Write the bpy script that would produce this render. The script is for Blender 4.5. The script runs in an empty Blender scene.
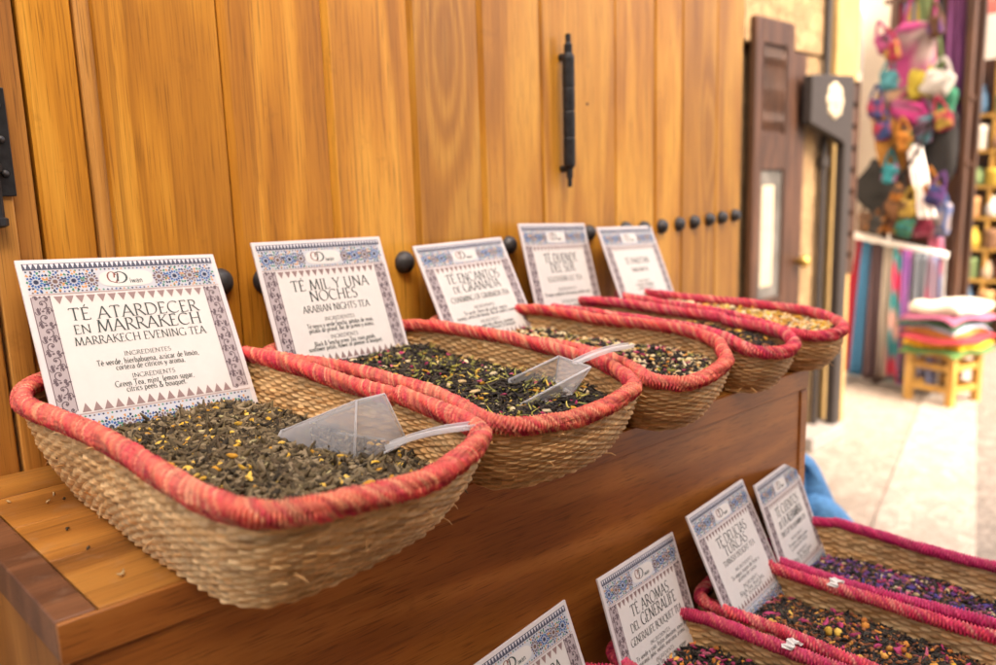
import bpy, bmesh, math, random
import numpy as np
from mathutils import Vector, Matrix

C = bpy.context.scene.collection
U = 0.28            # metres per layout unit (layout origin = camera, z up, x along the wall)
HC = 1.40           # camera height above the street

# ---------------------------------------------------------------- camera
def P(x, y, z):
    return Vector((x * U, y * U, HC + z * U))

def make_camera():
    pt, rl, yw = (math.radians(a) for a in (10.022, -1.718, 44.316))
    f = Vector((math.sin(yw) * math.cos(pt), math.cos(yw) * math.cos(pt), -math.sin(pt)))
    rt = Vector((math.cos(yw), -math.sin(yw), 0))
    up = rt.cross(f)
    r2 = math.cos(rl) * rt + math.sin(rl) * up
    u2 = -math.sin(rl) * rt + math.cos(rl) * up
    m = Matrix(((r2.x, u2.x, -f.x, 0), (r2.y, u2.y, -f.y, 0), (r2.z, u2.z, -f.z, HC), (0, 0, 0, 1)))
    cam = bpy.data.cameras.new('camera')
    o = bpy.data.objects.new('camera', cam)
    C.objects.link(o)
    o.matrix_world = m
    cam.sensor_width = 36
    cam.lens = 36 * 821.2 / 996
    cam.clip_start = 0.02
    cam.clip_end = 500
    cam.dof.use_dof = True
    cam.dof.focus_distance = 0.80
    cam.dof.aperture_fstop = 3.6
    cam.dof.aperture_blades = 9
    bpy.context.scene.camera = o
make_camera()

# ---------------------------------------------------------------- light
SUN_EL, SUN_AZ = 45, -105      # degrees; azimuth of the direction towards the sun, from +x counter-clockwise
def make_light():
    w = bpy.data.worlds.new('World')
    bpy.context.scene.world = w
    w.use_nodes = True
    nt = w.node_tree
    sky = nt.nodes.new('ShaderNodeTexSky')
    sky.sky_type = 'NISHITA'
    sky.sun_disc = False
    az = math.radians(SUN_AZ)
    sky.sun_elevation = math.radians(SUN_EL)
    sky.sun_rotation = math.radians(90) - az
    sky.dust_density = 8.0
    sky.air_density = 0.8
    bg = nt.nodes['Background']
    bg.inputs['Strength'].default_value = 0.15
    nt.links.new(sky.outputs[0], bg.inputs['Color'])
    s = bpy.data.lights.new('sun', 'SUN')
    s.energy = 0.50
    s.angle = math.radians(10.0)
    s.color = (1.0, 0.90, 0.76)
    so = bpy.data.objects.new('sun', s)
    C.objects.link(so)
    el = math.radians(SUN_EL)
    d = Vector((math.cos(az) * math.cos(el), math.sin(az) * math.cos(el), math.sin(el)))
    so.rotation_euler = d.to_track_quat('Z', 'Y').to_euler()
    so.location = d * 20
make_light()
vs = bpy.context.scene.view_settings
vs.view_transform = 'Standard'
vs.look = 'None'
vs.gamma = 1
vs.use_curve_mapping = False
vs.exposure = 2.3
vs.use_white_balance = True
vs.white_balance_temperature = 7100
vs.white_balance_tint = 10

# ---------------------------------------------------------------- materials
def mat(name):
    m = bpy.data.materials.new(name)
    m.use_nodes = True
    nt = m.node_tree
    b = nt.nodes['Principled BSDF']
    return m, nt, b

def N(nt, kind, **kw):
    n = nt.nodes.new(kind)
    for k, v in kw.items():
        if k in n.inputs:
            n.inputs[k].default_value = v
        else:
            setattr(n, k, v)
    return n

def mixc(nt, a, b, fac, mode='MIX'):
    n = nt.nodes.new('ShaderNodeMix')
    n.data_type = 'RGBA'
    n.blend_type = mode
    for sock, v in ((n.inputs[6], a), (n.inputs[7], b), (n.inputs[0], fac)):
        if hasattr(v, 'is_output'):
            nt.links.new(v, sock)
        elif isinstance(v, (int, float)):
            sock.default_value = v
        else:
            sock.default_value = (*v, 1)
    return n.outputs[2]

def ramp(nt, fac, stops):
    n = nt.nodes.new('ShaderNodeValToRGB')
    el = n.color_ramp.elements
    while len(el) < len(stops):
        el.new(0.5)
    for e, (p, c) in zip(el, stops):
        e.position = p
        e.color = (*c, 1) if len(c) == 3 else c
    nt.links.new(fac, n.inputs[0])
    return n.outputs[0]

def math_n(nt, op, a, b=0.0):
    n = nt.nodes.new('ShaderNodeMath')
    n.operation = op
    for i, v in enumerate((a, b)):
        if hasattr(v, 'is_output'):
            nt.links.new(v, n.inputs[i])
        else:
            n.inputs[i].default_value = v
    return n.outputs[0]

def bump(nt, b, h, strength=0.3, dist=0.001):
    n = N(nt, 'ShaderNodeBump')
    n.inputs['Strength'].default_value = strength
    n.inputs['Distance'].default_value = dist
    nt.links.new(h, n.inputs['Height'])
    nt.links.new(n.outputs[0], b.inputs['Normal'])

def wood(name, dark, mid, light, axis='z', rough=0.42, vary=0.25, ring=34, wear=0.0, spec=0.5, ringscale=7.0, blotch=0.5, ringamp=.34, knots=False):
    m, nt, b = mat(name)
    tc = N(nt, 'ShaderNodeTexCoord')
    oi = N(nt, 'ShaderNodeObjectInfo')
    ofs = N(nt, 'ShaderNodeVectorMath', operation='SCALE')
    cmb = N(nt, 'ShaderNodeCombineXYZ')
    for i in range(3):
        nt.links.new(math_n(nt, 'MULTIPLY', oi.outputs['Random'], (37.0, 53.0, 71.0)[i]), cmb.inputs[i])
    add = N(nt, 'ShaderNodeVectorMath', operation='ADD')
    nt.links.new(tc.outputs['Object'], add.inputs[0])
    nt.links.new(cmb.outputs[0], add.inputs[1])
    def mapped(along, across):
        mp = N(nt, 'ShaderNodeMapping')
        sc = [across] * 3
        sc['xyz'.index(axis)] = along
        mp.inputs['Scale'].default_value = sc
        nt.links.new(add.outputs[0], mp.inputs['Vector'])
        return mp.outputs[0]
    n1 = N(nt, 'ShaderNodeTexNoise', Scale=1.0, Detail=2.0, Roughness=0.45, Distortion=0.5)
    nt.links.new(mapped(0.9, ringscale), n1.inputs['Vector'])
    kn = N(nt, 'ShaderNodeTexVoronoi', Scale=1.0)
    nt.links.new(mapped(1.35, 5.2), kn.inputs['Vector'])
    ksep = N(nt, 'ShaderNodeSeparateColor')
    nt.links.new(kn.outputs['Color'], ksep.inputs[0])
    kon = math_n(nt, 'GREATER_THAN', ksep.outputs[0], 0.72 if knots else 2.0)
    kd = math_n(nt, 'MULTIPLY', kn.outputs['Distance'], kn.outputs['Distance'])
    kfall = math_n(nt, 'MULTIPLY', math_n(nt, 'POWER', 2.7183, math_n(nt, 'MULTIPLY', kd, -28.0)), kon)
    warpd = math_n(nt, 'ADD', n1.outputs[0], math_n(nt, 'MULTIPLY', kfall, 0.55))
    rings = math_n(nt, 'SINE', math_n(nt, 'MULTIPLY', warpd, ring))
    rings = math_n(nt, 'MULTIPLY', math_n(nt, 'ADD', rings, 1.0), 0.5)
    n2 = N(nt, 'ShaderNodeTexNoise', Scale=1.0, Detail=5.0, Roughness=0.65)
    nt.links.new(mapped(5.0, 330.0), n2.inputs['Vector'])
    n3 = N(nt, 'ShaderNodeTexNoise', Scale=1.0, Detail=3.0)
    nt.links.new(mapped(3.0, 9.0), n3.inputs['Vector'])
    f = math_n(nt, 'ADD', math_n(nt, 'MULTIPLY', rings, ringamp), math_n(nt, 'MULTIPLY', n2.outputs[0], 0.84 - ringamp))
    f = math_n(nt, 'ADD', f, math_n(nt, 'MULTIPLY', math_n(nt, 'SUBTRACT', n3.outputs[0], 0.5), blotch))
    c = ramp(nt, f, [(0.12, light), (0.42, mid), (0.78, dark)])
    v = math_n(nt, 'ADD', math_n(nt, 'MULTIPLY', oi.outputs['Random'], vary), 1.0 - vary * 0.6)
    hs = N(nt, 'ShaderNodeHueSaturation')
    nt.links.new(c, hs.inputs['Color'])
    nt.links.new(v, hs.inputs['Value'])
    col = hs.outputs[0]
    if knots:
        kc = math_n(nt, 'MULTIPLY', math_n(nt, 'POWER', 2.7183, math_n(nt, 'MULTIPLY', kd, -420.0)), kon)
        col = mixc(nt, col, tuple(x * .35 for x in dark), math_n(nt, 'MULTIPLY', kc, .8))
        col = mixc(nt, col, tuple(x * .8 for x in dark), math_n(nt, 'MULTIPLY', kfall, .35))
    # dark pores
    pore = N(nt, 'ShaderNodeTexNoise', Scale=1.0, Detail=2.0)
    nt.links.new(mapped(14.0, 700.0), pore.inputs['Vector'])
    pf = ramp(nt, pore.outputs[0], [(0.56, (0, 0, 0)), (0.68, (1, 1, 1))])
    col = mixc(nt, col, tuple(x * 0.55 for x in dark), math_n(nt, 'MULTIPLY', pf, 0.62))
    sk = N(nt, 'ShaderNodeTexNoise', Scale=1.0, Detail=3.0, Roughness=0.5)
    nt.links.new(mapped(1.6, 150.0), sk.inputs['Vector'])
    sf = ramp(nt, sk.outputs[0], [(0.60, (0, 0, 0)), (0.66, (1, 1, 1))])
    col = mixc(nt, col, tuple(x * 0.7 for x in dark), math_n(nt, 'MULTIPLY', sf, 0.42))
    sc2 = N(nt, 'ShaderNodeTexNoise', Scale=26.0, Detail=4.0, Roughness=0.7)
    nt.links.new(add.outputs[0], sc2.inputs['Vector'])
    df = ramp(nt, sc2.outputs[0], [(0.62, (0, 0, 0)), (0.80, (1, 1, 1))])
    col = mixc(nt, col, tuple(x * 0.45 for x in dark), math_n(nt, 'MULTIPLY', df, 0.35))
    if wear:
        n4 = N(nt, 'ShaderNodeTexNoise', Scale=38.0, Detail=6.0, Roughness=0.7)
        nt.links.new(tc.outputs['Object'], n4.inputs['Vector'])
        wf = ramp(nt, n4.outputs[0], [(0.55, (0, 0, 0)), (0.72, (1, 1, 1))])
        col = mixc(nt, col, (0.42, 0.30, 0.20), math_n(nt, 'MULTIPLY', wf, wear))
    nt.links.new(col, b.inputs['Base Color'])
    rr = math_n(nt, 'ADD', math_n(nt, 'MULTIPLY', n3.outputs[0], 0.25), rough - 0.12)
    nt.links.new(rr, b.inputs['Roughness'])
    b.inputs['Specular IOR Level'].default_value = spec
    bump(nt, b, f, 0.22, 0.0012)
    return m

def vcol(name, rough=0.6, spec=0.4, noise=0.25, scale=220.0, bumpd=0.0004, sheen=0.0):
    m, nt, b = mat(name)
    a = N(nt, 'ShaderNodeAttribute', attribute_name='Col')
    tc = N(nt, 'ShaderNodeTexCoord')
    n = N(nt, 'ShaderNodeTexNoise', Scale=scale, Detail=4.0, Roughness=0.6)
    nt.links.new(tc.outputs['Object'], n.inputs['Vector'])
    k = math_n(nt, 'ADD', math_n(nt, 'MULTIPLY', n.outputs[0], noise * 2), 1 - noise)
    hs = N(nt, 'ShaderNodeHueSaturation')
    nt.links.new(a.outputs['Color'], hs.inputs['Color'])
    nt.links.new(k, hs.inputs['Value'])
    nt.links.new(hs.outputs[0], b.inputs['Base Color'])
    b.inputs['Roughness'].default_value = rough
    b.inputs['Specular IOR Level'].default_value = spec
    if bumpd:
        bump(nt, b, n.outputs[0], 0.5, bumpd)
    return m

def plain(name, col, rough=0.6, metal=0.0, noise=0.12, scale=40.0, bumpd=0.0, spec=0.5, coat=0.0):
    m, nt, b = mat(name)
    tc = N(nt, 'ShaderNodeTexCoord')
    n = N(nt, 'ShaderNodeTexNoise', Scale=scale, Detail=5.0, Roughness=0.6)
    nt.links.new(tc.outputs['Object'], n.inputs['Vector'])
    d = tuple(x * (1 - noise * 1.6) for x in col)
    l = tuple(min(1, x * (1 + noise)) for x in col)
    nt.links.new(ramp(nt, n.outputs[0], [(0.3, d), (0.7, l)]), b.inputs['Base Color'])
    b.inputs['Roughness'].default_value = rough
    b.inputs['Metallic'].default_value = metal
    b.inputs['Specular IOR Level'].default_value = spec
    b.inputs['Coat Weight'].default_value = coat
    if bumpd:
        bump(nt, b, n.outputs[0], 0.5, bumpd)
    return m

M = {}
M['plank'] = wood('honey_plank_wood', (0.31, 0.110, 0.010), (0.54, 0.228, 0.024), (0.72, 0.36, 0.052), 'z', 0.36, 0.32, ring=30, ringscale=9.0, ringamp=.30, knots=True, blotch=.7)
M['batten'] = wood('batten_wood', (0.30, 0.115, 0.018), (0.52, 0.23, 0.045), (0.66, 0.33, 0.08), 'z', 0.42, 0.1)
M['post'] = wood('post_wood', (0.22, 0.075, 0.012), (0.36, 0.145, 0.024), (0.50, 0.22, 0.04), 'z', 0.5, 0.2, ring=20)
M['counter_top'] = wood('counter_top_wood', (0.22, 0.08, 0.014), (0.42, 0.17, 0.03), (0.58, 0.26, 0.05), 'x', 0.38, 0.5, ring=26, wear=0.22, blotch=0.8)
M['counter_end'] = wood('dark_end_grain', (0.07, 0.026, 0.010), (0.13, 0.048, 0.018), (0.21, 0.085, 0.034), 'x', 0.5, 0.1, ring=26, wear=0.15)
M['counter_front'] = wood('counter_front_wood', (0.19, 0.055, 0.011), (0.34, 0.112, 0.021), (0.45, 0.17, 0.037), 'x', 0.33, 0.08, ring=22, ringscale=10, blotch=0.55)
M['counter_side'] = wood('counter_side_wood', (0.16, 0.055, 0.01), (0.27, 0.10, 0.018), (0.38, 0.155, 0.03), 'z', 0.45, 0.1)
M['dark_door'] = wood('dark_door_wood', (0.022, 0.009, 0.005), (0.055, 0.021, 0.010), (0.095, 0.040, 0.020), 'z', 0.5, 0.2)
M['pine'] = wood('yellow_pine', (0.30, 0.145, 0.028), (0.46, 0.25, 0.05), (0.56, 0.33, 0.08), 'z', 0.5, 0.1)
M['weave'] = vcol('woven_straw', 0.62, 0.35, 0.30, 420.0, 0.0005)
M['rim'] = vcol('dyed_straw_wrap', 0.55, 0.35, 0.12, 600.0, 0.0004)
M['tea'] = vcol('dried_tea', 0.75, 0.3, 0.3, 500.0, 0.0003)
M['print'] = vcol('printed_ink', 0.55, 0.4, 0.05, 60.0, 0.0)
M['cloth'] = vcol('cloth', 0.85, 0.2, 0.10, 60.0, 0.001)
M['board'] = plain('white_card', (0.63, 0.575, 0.56), 0.55, 0, 0.03, 12.0, 0, 0.4, 0.0)
M['ink'] = plain('dark_ink', (0.03, 0.045, 0.04), 0.5, 0, 0.1)
M['ink_blue'] = plain('blue_black_ink', (0.035, 0.055, 0.07), 0.5, 0, 0.1)
M['iron'] = plain('black_iron', (0.022, 0.022, 0.024), 0.48, 0.35, 0.35, 90.0, 0.0006)
M['stud'] = plain('weathered_iron_stud', (0.05, 0.047, 0.047), 0.5, 0.3, 0.35, 70.0, 0.0006)
M['slate'] = plain('dark_slate_paint', (0.028, 0.021, 0.019), 0.6, 0, 0.2)
M['cream'] = plain('cream_plaster', (0.48, 0.40, 0.28), 0.8, 0, 0.1, 8.0)
M['ochre'] = plain('ochre_plaster', (0.42, 0.27, 0.10), 0.8, 0, 0.12, 6.0)
M['white_wall'] = plain('white_plaster', (0.82, 0.77, 0.70), 0.85, 0, 0.06, 4.0, 0.004)
M['bright_wall'] = plain('sunny_plaster', (0.62, 0.54, 0.44), 0.85, 0, 0.06, 4.0, 0.004)
M['grey_cap'] = plain('grey_render', (0.30, 0.27, 0.25), 0.8, 0, 0.15)
M['white_metal'] = plain('white_rail', (0.85, 0.82, 0.78), 0.4, 0, 0.04)
M['brass'] = plain('brass', (0.55, 0.36, 0.10), 0.35, 0.8, 0.1)
M['glass_dark'] = plain('dusty_glass', (0.14, 0.13, 0.12), 0.2, 0, 0.4, 5.0)
M['skin'] = plain('skin', (0.50, 0.30, 0.21), 0.55, 0, 0.06)
M['jeans'] = plain('blue_denim', (0.08, 0.24, 0.46), 0.85, 0, 0.25, 120.0, 0.001)
M['shirt'] = plain('denim_shirt', (0.07, 0.22, 0.44), 0.85, 0, 0.25, 120.0, 0.001)
M['hair'] = plain('dark_hair', (0.02, 0.014, 0.01), 0.6, 0, 0.2)
M['tag'] = plain('white_tape', (0.75, 0.70, 0.62), 0.7, 0, 0.06)
M['awning'] = plain('red_awning', (0.42, 0.10, 0.08), 0.8, 0, 0.15, 10.0)

def plastic(name='clear_plastic', base=.10):
    m, nt, b = mat(name)
    b.inputs['Base Color'].default_value = (0.86, 0.86, 0.86, 1)
    b.inputs['Roughness'].default_value = 0.08
    t = N(nt, 'ShaderNodeBsdfTransparent')
    t.inputs[0].default_value = (0.93, 0.93, 0.92, 1)
    lw = N(nt, 'ShaderNodeLayerWeight', Blend=0.35)
    k = math_n(nt, 'ADD', math_n(nt, 'MULTIPLY', lw.outputs['Facing'], 0.38), base)
    mx = N(nt, 'ShaderNodeMixShader')
    nt.links.new(k, mx.inputs[0])
    nt.links.new(t.outputs[0], mx.inputs[1])
    nt.links.new(b.outputs[0], mx.inputs[2])
    nt.links.new(mx.outputs[0], nt.nodes['Material Output'].inputs[0])
    return m
M['plastic'] = plastic()
M['plastic_edge'] = plastic('clear_plastic_edge', .26)

def stone(name, a, bcol, scale, mortar, bumpd=0.006, brick=True):
    m, nt, b = mat(name)
    tc = N(nt, 'ShaderNodeTexCoord')
    mp = N(nt, 'ShaderNodeMapping')
    nt.links.new(tc.outputs['Object'], mp.inputs['Vector'])
    n = N(nt, 'ShaderNodeTexNoise', Scale=9.0, Detail=6.0, Roughness=0.65)
    nt.links.new(tc.outputs['Object'], n.inputs['Vector'])
    v = N(nt, 'ShaderNodeTexVoronoi', Scale=scale)
    v.feature = 'DISTANCE_TO_EDGE'
    nt.links.new(mp.outputs[0], v.inputs['Vector'])
    v2 = N(nt, 'ShaderNodeTexVoronoi', Scale=scale)
    nt.links.new(mp.outputs[0], v2.inputs['Vector'])
    c = mixc(nt, a, bcol, n.outputs[0])
    hs = N(nt, 'ShaderNodeHueSaturation')
    nt.links.new(c, hs.inputs['Color'])
    sep = N(nt, 'ShaderNodeSeparateColor')
    nt.links.new(v2.outputs['Color'], sep.inputs[0])
    nt.links.new(math_n(nt, 'ADD', math_n(nt, 'MULTIPLY', sep.outputs[0], 0.35), 0.82), hs.inputs['Value'])
    e = ramp(nt, v.outputs['Distance'], [(0.0, (0, 0, 0)), (0.06, (1, 1, 1))])
    col = mixc(nt, mortar, hs.outputs[0], e)
    nt.links.new(col, b.inputs['Base Color'])
    b.inputs['Roughness'].default_value = 0.8
    bump(nt, b, math_n(nt, 'ADD', e, n.outputs[0]), 0.6, bumpd)
    return m
M['paving'] = stone('pale_paving', (0.25, 0.20, 0.16), (0.43, 0.365, 0.305), 24.0, (0.25, 0.20, 0.155), 0.008)
M['cobble'] = stone('grey_cobbles', (0.16, 0.135, 0.11), (0.30, 0.255, 0.22), 22.0, (0.15, 0.12, 0.10), 0.01)
M['gutter'] = stone('worn_gutter', (0.31, 0.255, 0.21), (0.47, 0.40, 0.34), 19.0, (0.30, 0.245, 0.20))
M['pier'] = stone('tan_stone', (0.20, 0.115, 0.05), (0.38, 0.255, 0.13), 13.0, (0.22, 0.13, 0.06), 0.010)

# ---------------------------------------------------------------- mesh helpers
def link_mesh(name, verts, faces, m, parent=None, cols=None, smooth=False, loc=None, fcol=None):
    me = bpy.data.meshes.new(name)
    if isinstance(faces, np.ndarray):
        nv, nf = len(verts), len(faces)
        k = faces.shape[1]
        me.vertices.add(nv)
        me.vertices.foreach_set('co', np.asarray(verts, dtype=np.float32).ravel())
        me.loops.add(nf * k)
        me.loops.foreach_set('vertex_index', faces.astype(np.int32).ravel())
        me.polygons.add(nf)
        me.polygons.foreach_set('loop_start', np.arange(0, nf * k, k, dtype=np.int32))
        try:
            me.polygons.foreach_set('loop_total', np.full(nf, k, dtype=np.int32))
        except Exception:
            pass
        me.update(calc_edges=True)
        me.validate()
    else:
        me.from_pydata([tuple(v) for v in verts], [], [tuple(f) for f in faces])
    if cols is not None:
        at = me.color_attributes.new('Col', 'FLOAT_COLOR', 'POINT')
        a = np.ones((len(me.vertices), 4), dtype=np.float32)
        a[:, :3] = cols
        at.data.foreach_set('color', a.ravel())
    if fcol is not None:
        at = me.color_attributes.new('Col', 'FLOAT_COLOR', 'CORNER')
        a = np.ones((len(me.loops), 4), dtype=np.float32)
        i = 0
        for p, c in zip(me.polygons, fcol):
            a[p.loop_start:p.loop_start + p.loop_total, :3] = c
        at.data.foreach_set('color', a.ravel())
    if smooth:
        me.polygons.foreach_set('use_smooth', np.ones(len(me.polygons), dtype=bool))
    if m is not None:
        me.materials.append(m)
    o = bpy.data.objects.new(name, me)
    C.objects.link(o)
    if parent is not None:
        o.parent = parent
    if loc is not None:
        o.location = loc
    return o

def thing(name, label, cat, loc=(0, 0, 0), group=None, rz=0.0):
    o = bpy.data.objects.new(name, None)
    o.empty_display_size = 0.05
    C.objects.link(o)
    o.location = loc
    o.rotation_euler = (0, 0, rz)
    return tag(o, label, cat, group)

def tag(o, label=None, cat=None, group=None, kind=None):
    if label: o['label'] = label
    if cat: o['category'] = cat
    if group: o['group'] = group
    if kind: o['kind'] = kind
    return o

class MB:
    """collects boxes, bars, lathes; builds ONE mesh"""
    def __init__(s):
        s.v, s.f, s.c = [], [], []
    def add(s, vs, fs, col=(1, 1, 1)):
        n = len(s.v)
        s.v += [Vector(v) for v in vs]
        s.f += [[i + n for i in f] for f in fs]
        s.c += [col] * len(vs)
        return s
    def hexa(s, p, col=(1, 1, 1)):
        return s.add(p, [(0, 3, 2, 1), (4, 5, 6, 7), (0, 1, 5, 4), (1, 2, 6, 5), (2, 3, 7, 6), (3, 0, 4, 7)], col)
    def box(s, x0, x1, y0, y1, z0, z1, col=(1, 1, 1)):
        return s.hexa([(x0, y0, z0), (x1, y0, z0), (x1, y1, z0), (x0, y1, z0), (x0, y0, z1), (x1, y0, z1), (x1, y1, z1), (x0, y1, z1)], col)
    def bar(s, a, b, r, seg=8, r2=None, col=(1, 1, 1)):
        a, b = Vector(a), Vector(b)
        d = (b - a).normalized()
        q = d.to_track_quat('Z', 'Y')
        r2 = r if r2 is None else r2
        vs = []
        for c0, rr in ((a, r), (b, r2)):
            for i in range(seg):
                t = 2 * math.pi * i / seg
                vs.append(c0 + q @ Vector((rr * math.cos(t), rr * math.sin(t), 0)))
        fs = [(i, (i + 1) % seg, seg + (i + 1) % seg, seg + i) for i in range(seg)]
        fs += [tuple(range(seg - 1, -1, -1)), tuple(range(seg, 2 * seg))]
        return s.add(vs, fs, col)
    def lathe(s, base, axis, prof, seg=24, col=(1, 1, 1), sx=1.0, sy=1.0):
        base = Vector(base)
        q = Vector(axis).to_track_quat('Z', 'Y')
        vs = []
        for (r, h) in prof:
            for i in range(seg):
                t = 2 * math.pi * i / seg
                vs.append(base + q @ Vector((sx * r * math.cos(t), sy * r * math.sin(t), h)))
        fs = []
        for k in range(len(prof) - 1):
            for i in range(seg):
                j = (i + 1) % seg
                fs.append((k * seg + i, k * seg + j, (k + 1) * seg + j, (k + 1) * seg + i))
        fs.append(tuple(range(seg - 1, -1, -1)))
        fs.append(tuple(range((len(prof) - 1) * seg, len(prof) * seg)))
        return s.add(vs, fs, col)
    def prism(s, poly, axis, d0, d1, col=(1, 1, 1)):
        """poly: 2D points, extruded along axis ('x','y','z')"""
        n = len(poly)
        def mk(a, b, d):
            return {'x': (d, a, b), 'y': (a, d, b), 'z': (a, b, d)}[axis]
        vs = [mk(a, b, d0) for a, b in poly] + [mk(a, b, d1) for a, b in poly]
        fs = [tuple(range(n)), tuple(range(2 * n - 1, n - 1, -1))]
        fs += [(i, i + n, (i + 1) % n + n, (i + 1) % n) for i in range(n)]
        return s.add(vs, fs, col)
    def build(s, name, m, parent=None, bevel=0.0, smooth=False, scale=U, seg=2, loc=None, colored=False):
        o = link_mesh(name, [v * scale for v in s.v], s.f, m, parent, smooth=smooth, cols=(np.array(s.c) if colored else None), loc=loc)
        bm = bmesh.new()
        bm.from_mesh(o.data)
        bmesh.ops.recalc_face_normals(bm, faces=bm.faces)
        bm.to_mesh(o.data)
        bm.free()
        if bevel:
            md = o.modifiers.new('bevel', 'BEVEL')
            md.width = bevel
            md.segments = seg
            md.limit_method = 'ANGLE'
            md.angle_limit = math.radians(35)
            o.data.polygons.foreach_set('use_smooth', np.ones(len(o.data.polygons), dtype=bool))
            md.harden_normals = True
        return o

O0 = Vector((0, 0, HC))     # layout origin in the world; things built in layout units sit at O0

# ================================================================ STRUCTURE: the street
def sheet(name, pts, z, m):
    o = link_mesh(name, [Vector((x * U, y * U, z)) for x, y in pts], [tuple(range(len(pts)))], m)
    tag(o, kind='structure')
    return o
sheet('ground', [(-400, -400), (800, -400), (800, 400), (-400, 400)], 0.0, M['paving'])
sheet('cobbled_lane', [(-20, -12.9), (11.5, 2.9), (19.4, 5.1), (60, 15.0), (60, -14), (-20, -20)], 0.004, M['cobble'])
sheet('gutter', [(-20, -12.9), (11.5, 2.9), (19.4, 5.1), (60, 15.0), (60, 16.2), (19.1, 6.1), (10.9, 4.1), (-20, -11.5)], 0.008, M['gutter'])

# ================================================================ the plank shutter
YW = 3.4
def plank_shutter():
    t = thing('plank_shutter', 'tall honey coloured plank shutter with iron studs behind the tea baskets', 'shutter', P(3.6, YW, -5))
    org = Vector((3.6, YW, -5))
    edges = [1.207, 1.728, 2.242, 2.751, 3.236, 3.735, 4.451, 4.904, 5.236, 5.708, 6.1]
    rnd = random.Random(3)
    ztop = 8.6
    # first plank, left of the round batten
    segs = [(0.955, 1.15)] + list(zip(edges[:-1], edges[1:]))
    for i, (a, b) in enumerate(segs):
        g = 0.006
        a2, b2 = a + g - org.x, b - g - org.x
        dy = rnd.uniform(-.004, .004)
        mb = MB()
        ch = 0.028 if i in (2, 3, 4, 5) else 0.012
        # cross-section with a wide chamfer on the left long edge, narrow on the right
        poly = [(a2, 0.09 + dy), (a2, ch * .8 + dy), (a2 + ch, dy), (b2 - .006, dy), (b2, .008 + dy), (b2, 0.09 + dy)]
        mb.prism(poly, 'z', 0.02, ztop)
        mb.build('plank', M['plank'], t)
    mb = MB()
    pr = [(1.150 - org.x, .04), (1.150 - org.x, -.012), (1.164 - org.x, -.026), (1.190 - org.x, -.026), (1.206 - org.x, -.010), (1.206 - org.x, .04)]
    mb.prism(pr, 'z', 0.02, ztop)
    mb.build('batten', M['batten'], t, smooth=False)
    mb = MB()
    mb.box(0.9 - org.x, 6.08 - org.x, .1, .16, .02, ztop)
    mb.build('backing_board', M['counter_end'], t)
    st = [(1.63, -.372, .070), (1.85, -.385, .070), (2.649, -.370, .067), (3.424, -.335, .062), (4.16, -.306, .058), (4.555, -.304, .058), (4.763, -.309, .056),
          (4.981, -.309, .060), (5.20, -.303, .060), (5.40, -.299, .060), (5.615, -.290, .058), (5.80, -.284, .058), (6.0, -.276, .056)]
    for x, z, r in st:
        mb = MB()
        r *= .88
        prof = [(r, -.01), (r * 1.0, .006), (r * .93, .022), (r * .78, .036), (r * .5, .048), (r * .2, .053), (.001, .054)]
        mb.lathe((x - org.x, 0, z - org.z), (0, -1, 0), prof, 24)
        mb.build('stud', M['stud'], t, smooth=True)
    # pull bar in jointed black iron
    mb = MB()
    x, y = 3.912 - org.x, -.065
    zz = lambda a: a - org.z
    prof = [(.0, .0), (.018, .0), (.018, .05), (.026, .06), (.026, .11), (.044, .13), (.048, .15), (.048, .29), (.044, .30), (.048, .31), (.048, .45), (.044, .46),
            (.048, .47), (.048, .58), (.045, .60), (.048, .61), (.048, .77), (.042, .79), (.032, .80), (.032, .85), (.022, .86), (.022, .91), (.0, .912)]
    mb.lathe((x, y, zz(-.01)), (0, 0, 1), [(max(r * .78, .001), h * .985) for r, h in prof], 16)
    h = mb.build('pull_bar', M['iron'], t, smooth=False)
    for z0 in (.10, .76):
        mb = MB(); mb.bar((x, .012, zz(z0)), (x, y + .02, zz(z0)), .022, 10)
        mb.build('pull_bracket', M['iron'], h)
    mb = MB()
    mb.bar((4.16 - org.x, .004, zz(.50)), (4.16 - org.x, -.006, zz(.50)), .010, 10)
    mb.build('nail', M['iron'], t)
    return t
plank_shutter()

def door_post():
    t = thing('door_post', 'wooden door post with black iron hinge at the left edge', 'door post', P(.6, YW, -5))
    org = Vector((.6, YW, -5))
    mb = MB(); mb.box(-.9 , .775 - org.x, -.01, .3, .02, 8.6); mb.build('post', M['post'], t, bevel=.003)
    mb = MB(); mb.box(.786 - org.x, .868 - org.x, -.02, .3, .02, 8.6); mb.build('jamb', M['batten'], t, bevel=.002)
    mb = MB(); mb.box(.872 - org.x, .950 - org.x, .012, .2, .02, 8.6); mb.build('stop', M['post'], t, bevel=.002)
    mb = MB()
    mb.box(.815 - org.x, .878 - org.x, -.032, -.02, 5.02, 5.40)
    hg = mb.build('hinge_plate', M['iron'], t, bevel=.001)
    mb = MB()
    mb.bar((.80 - org.x, -.05, 4.93), (.80 - org.x, -.05, 5.47), .026, 12)
    for z in (4.93, 5.12, 5.28, 5.47):
        mb.lathe((.80 - org.x, -.05, z - .02), (0, 0, 1), [(.02, 0), (.036, .008), (.036, .032), (.02, .04)], 12)
    mb.build('hinge_barrel', M['iron'], hg, smooth=False)
    for z in (5.10, 5.22, 5.34):
        mb = MB(); mb.lathe((.848 - org.x, -.032, z), (0, -1, 0), [(.014, 0), (.012, .006), (.001, .009)], 12); mb.build('screw', M['stud'], hg, smooth=True)
door_post()

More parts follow.
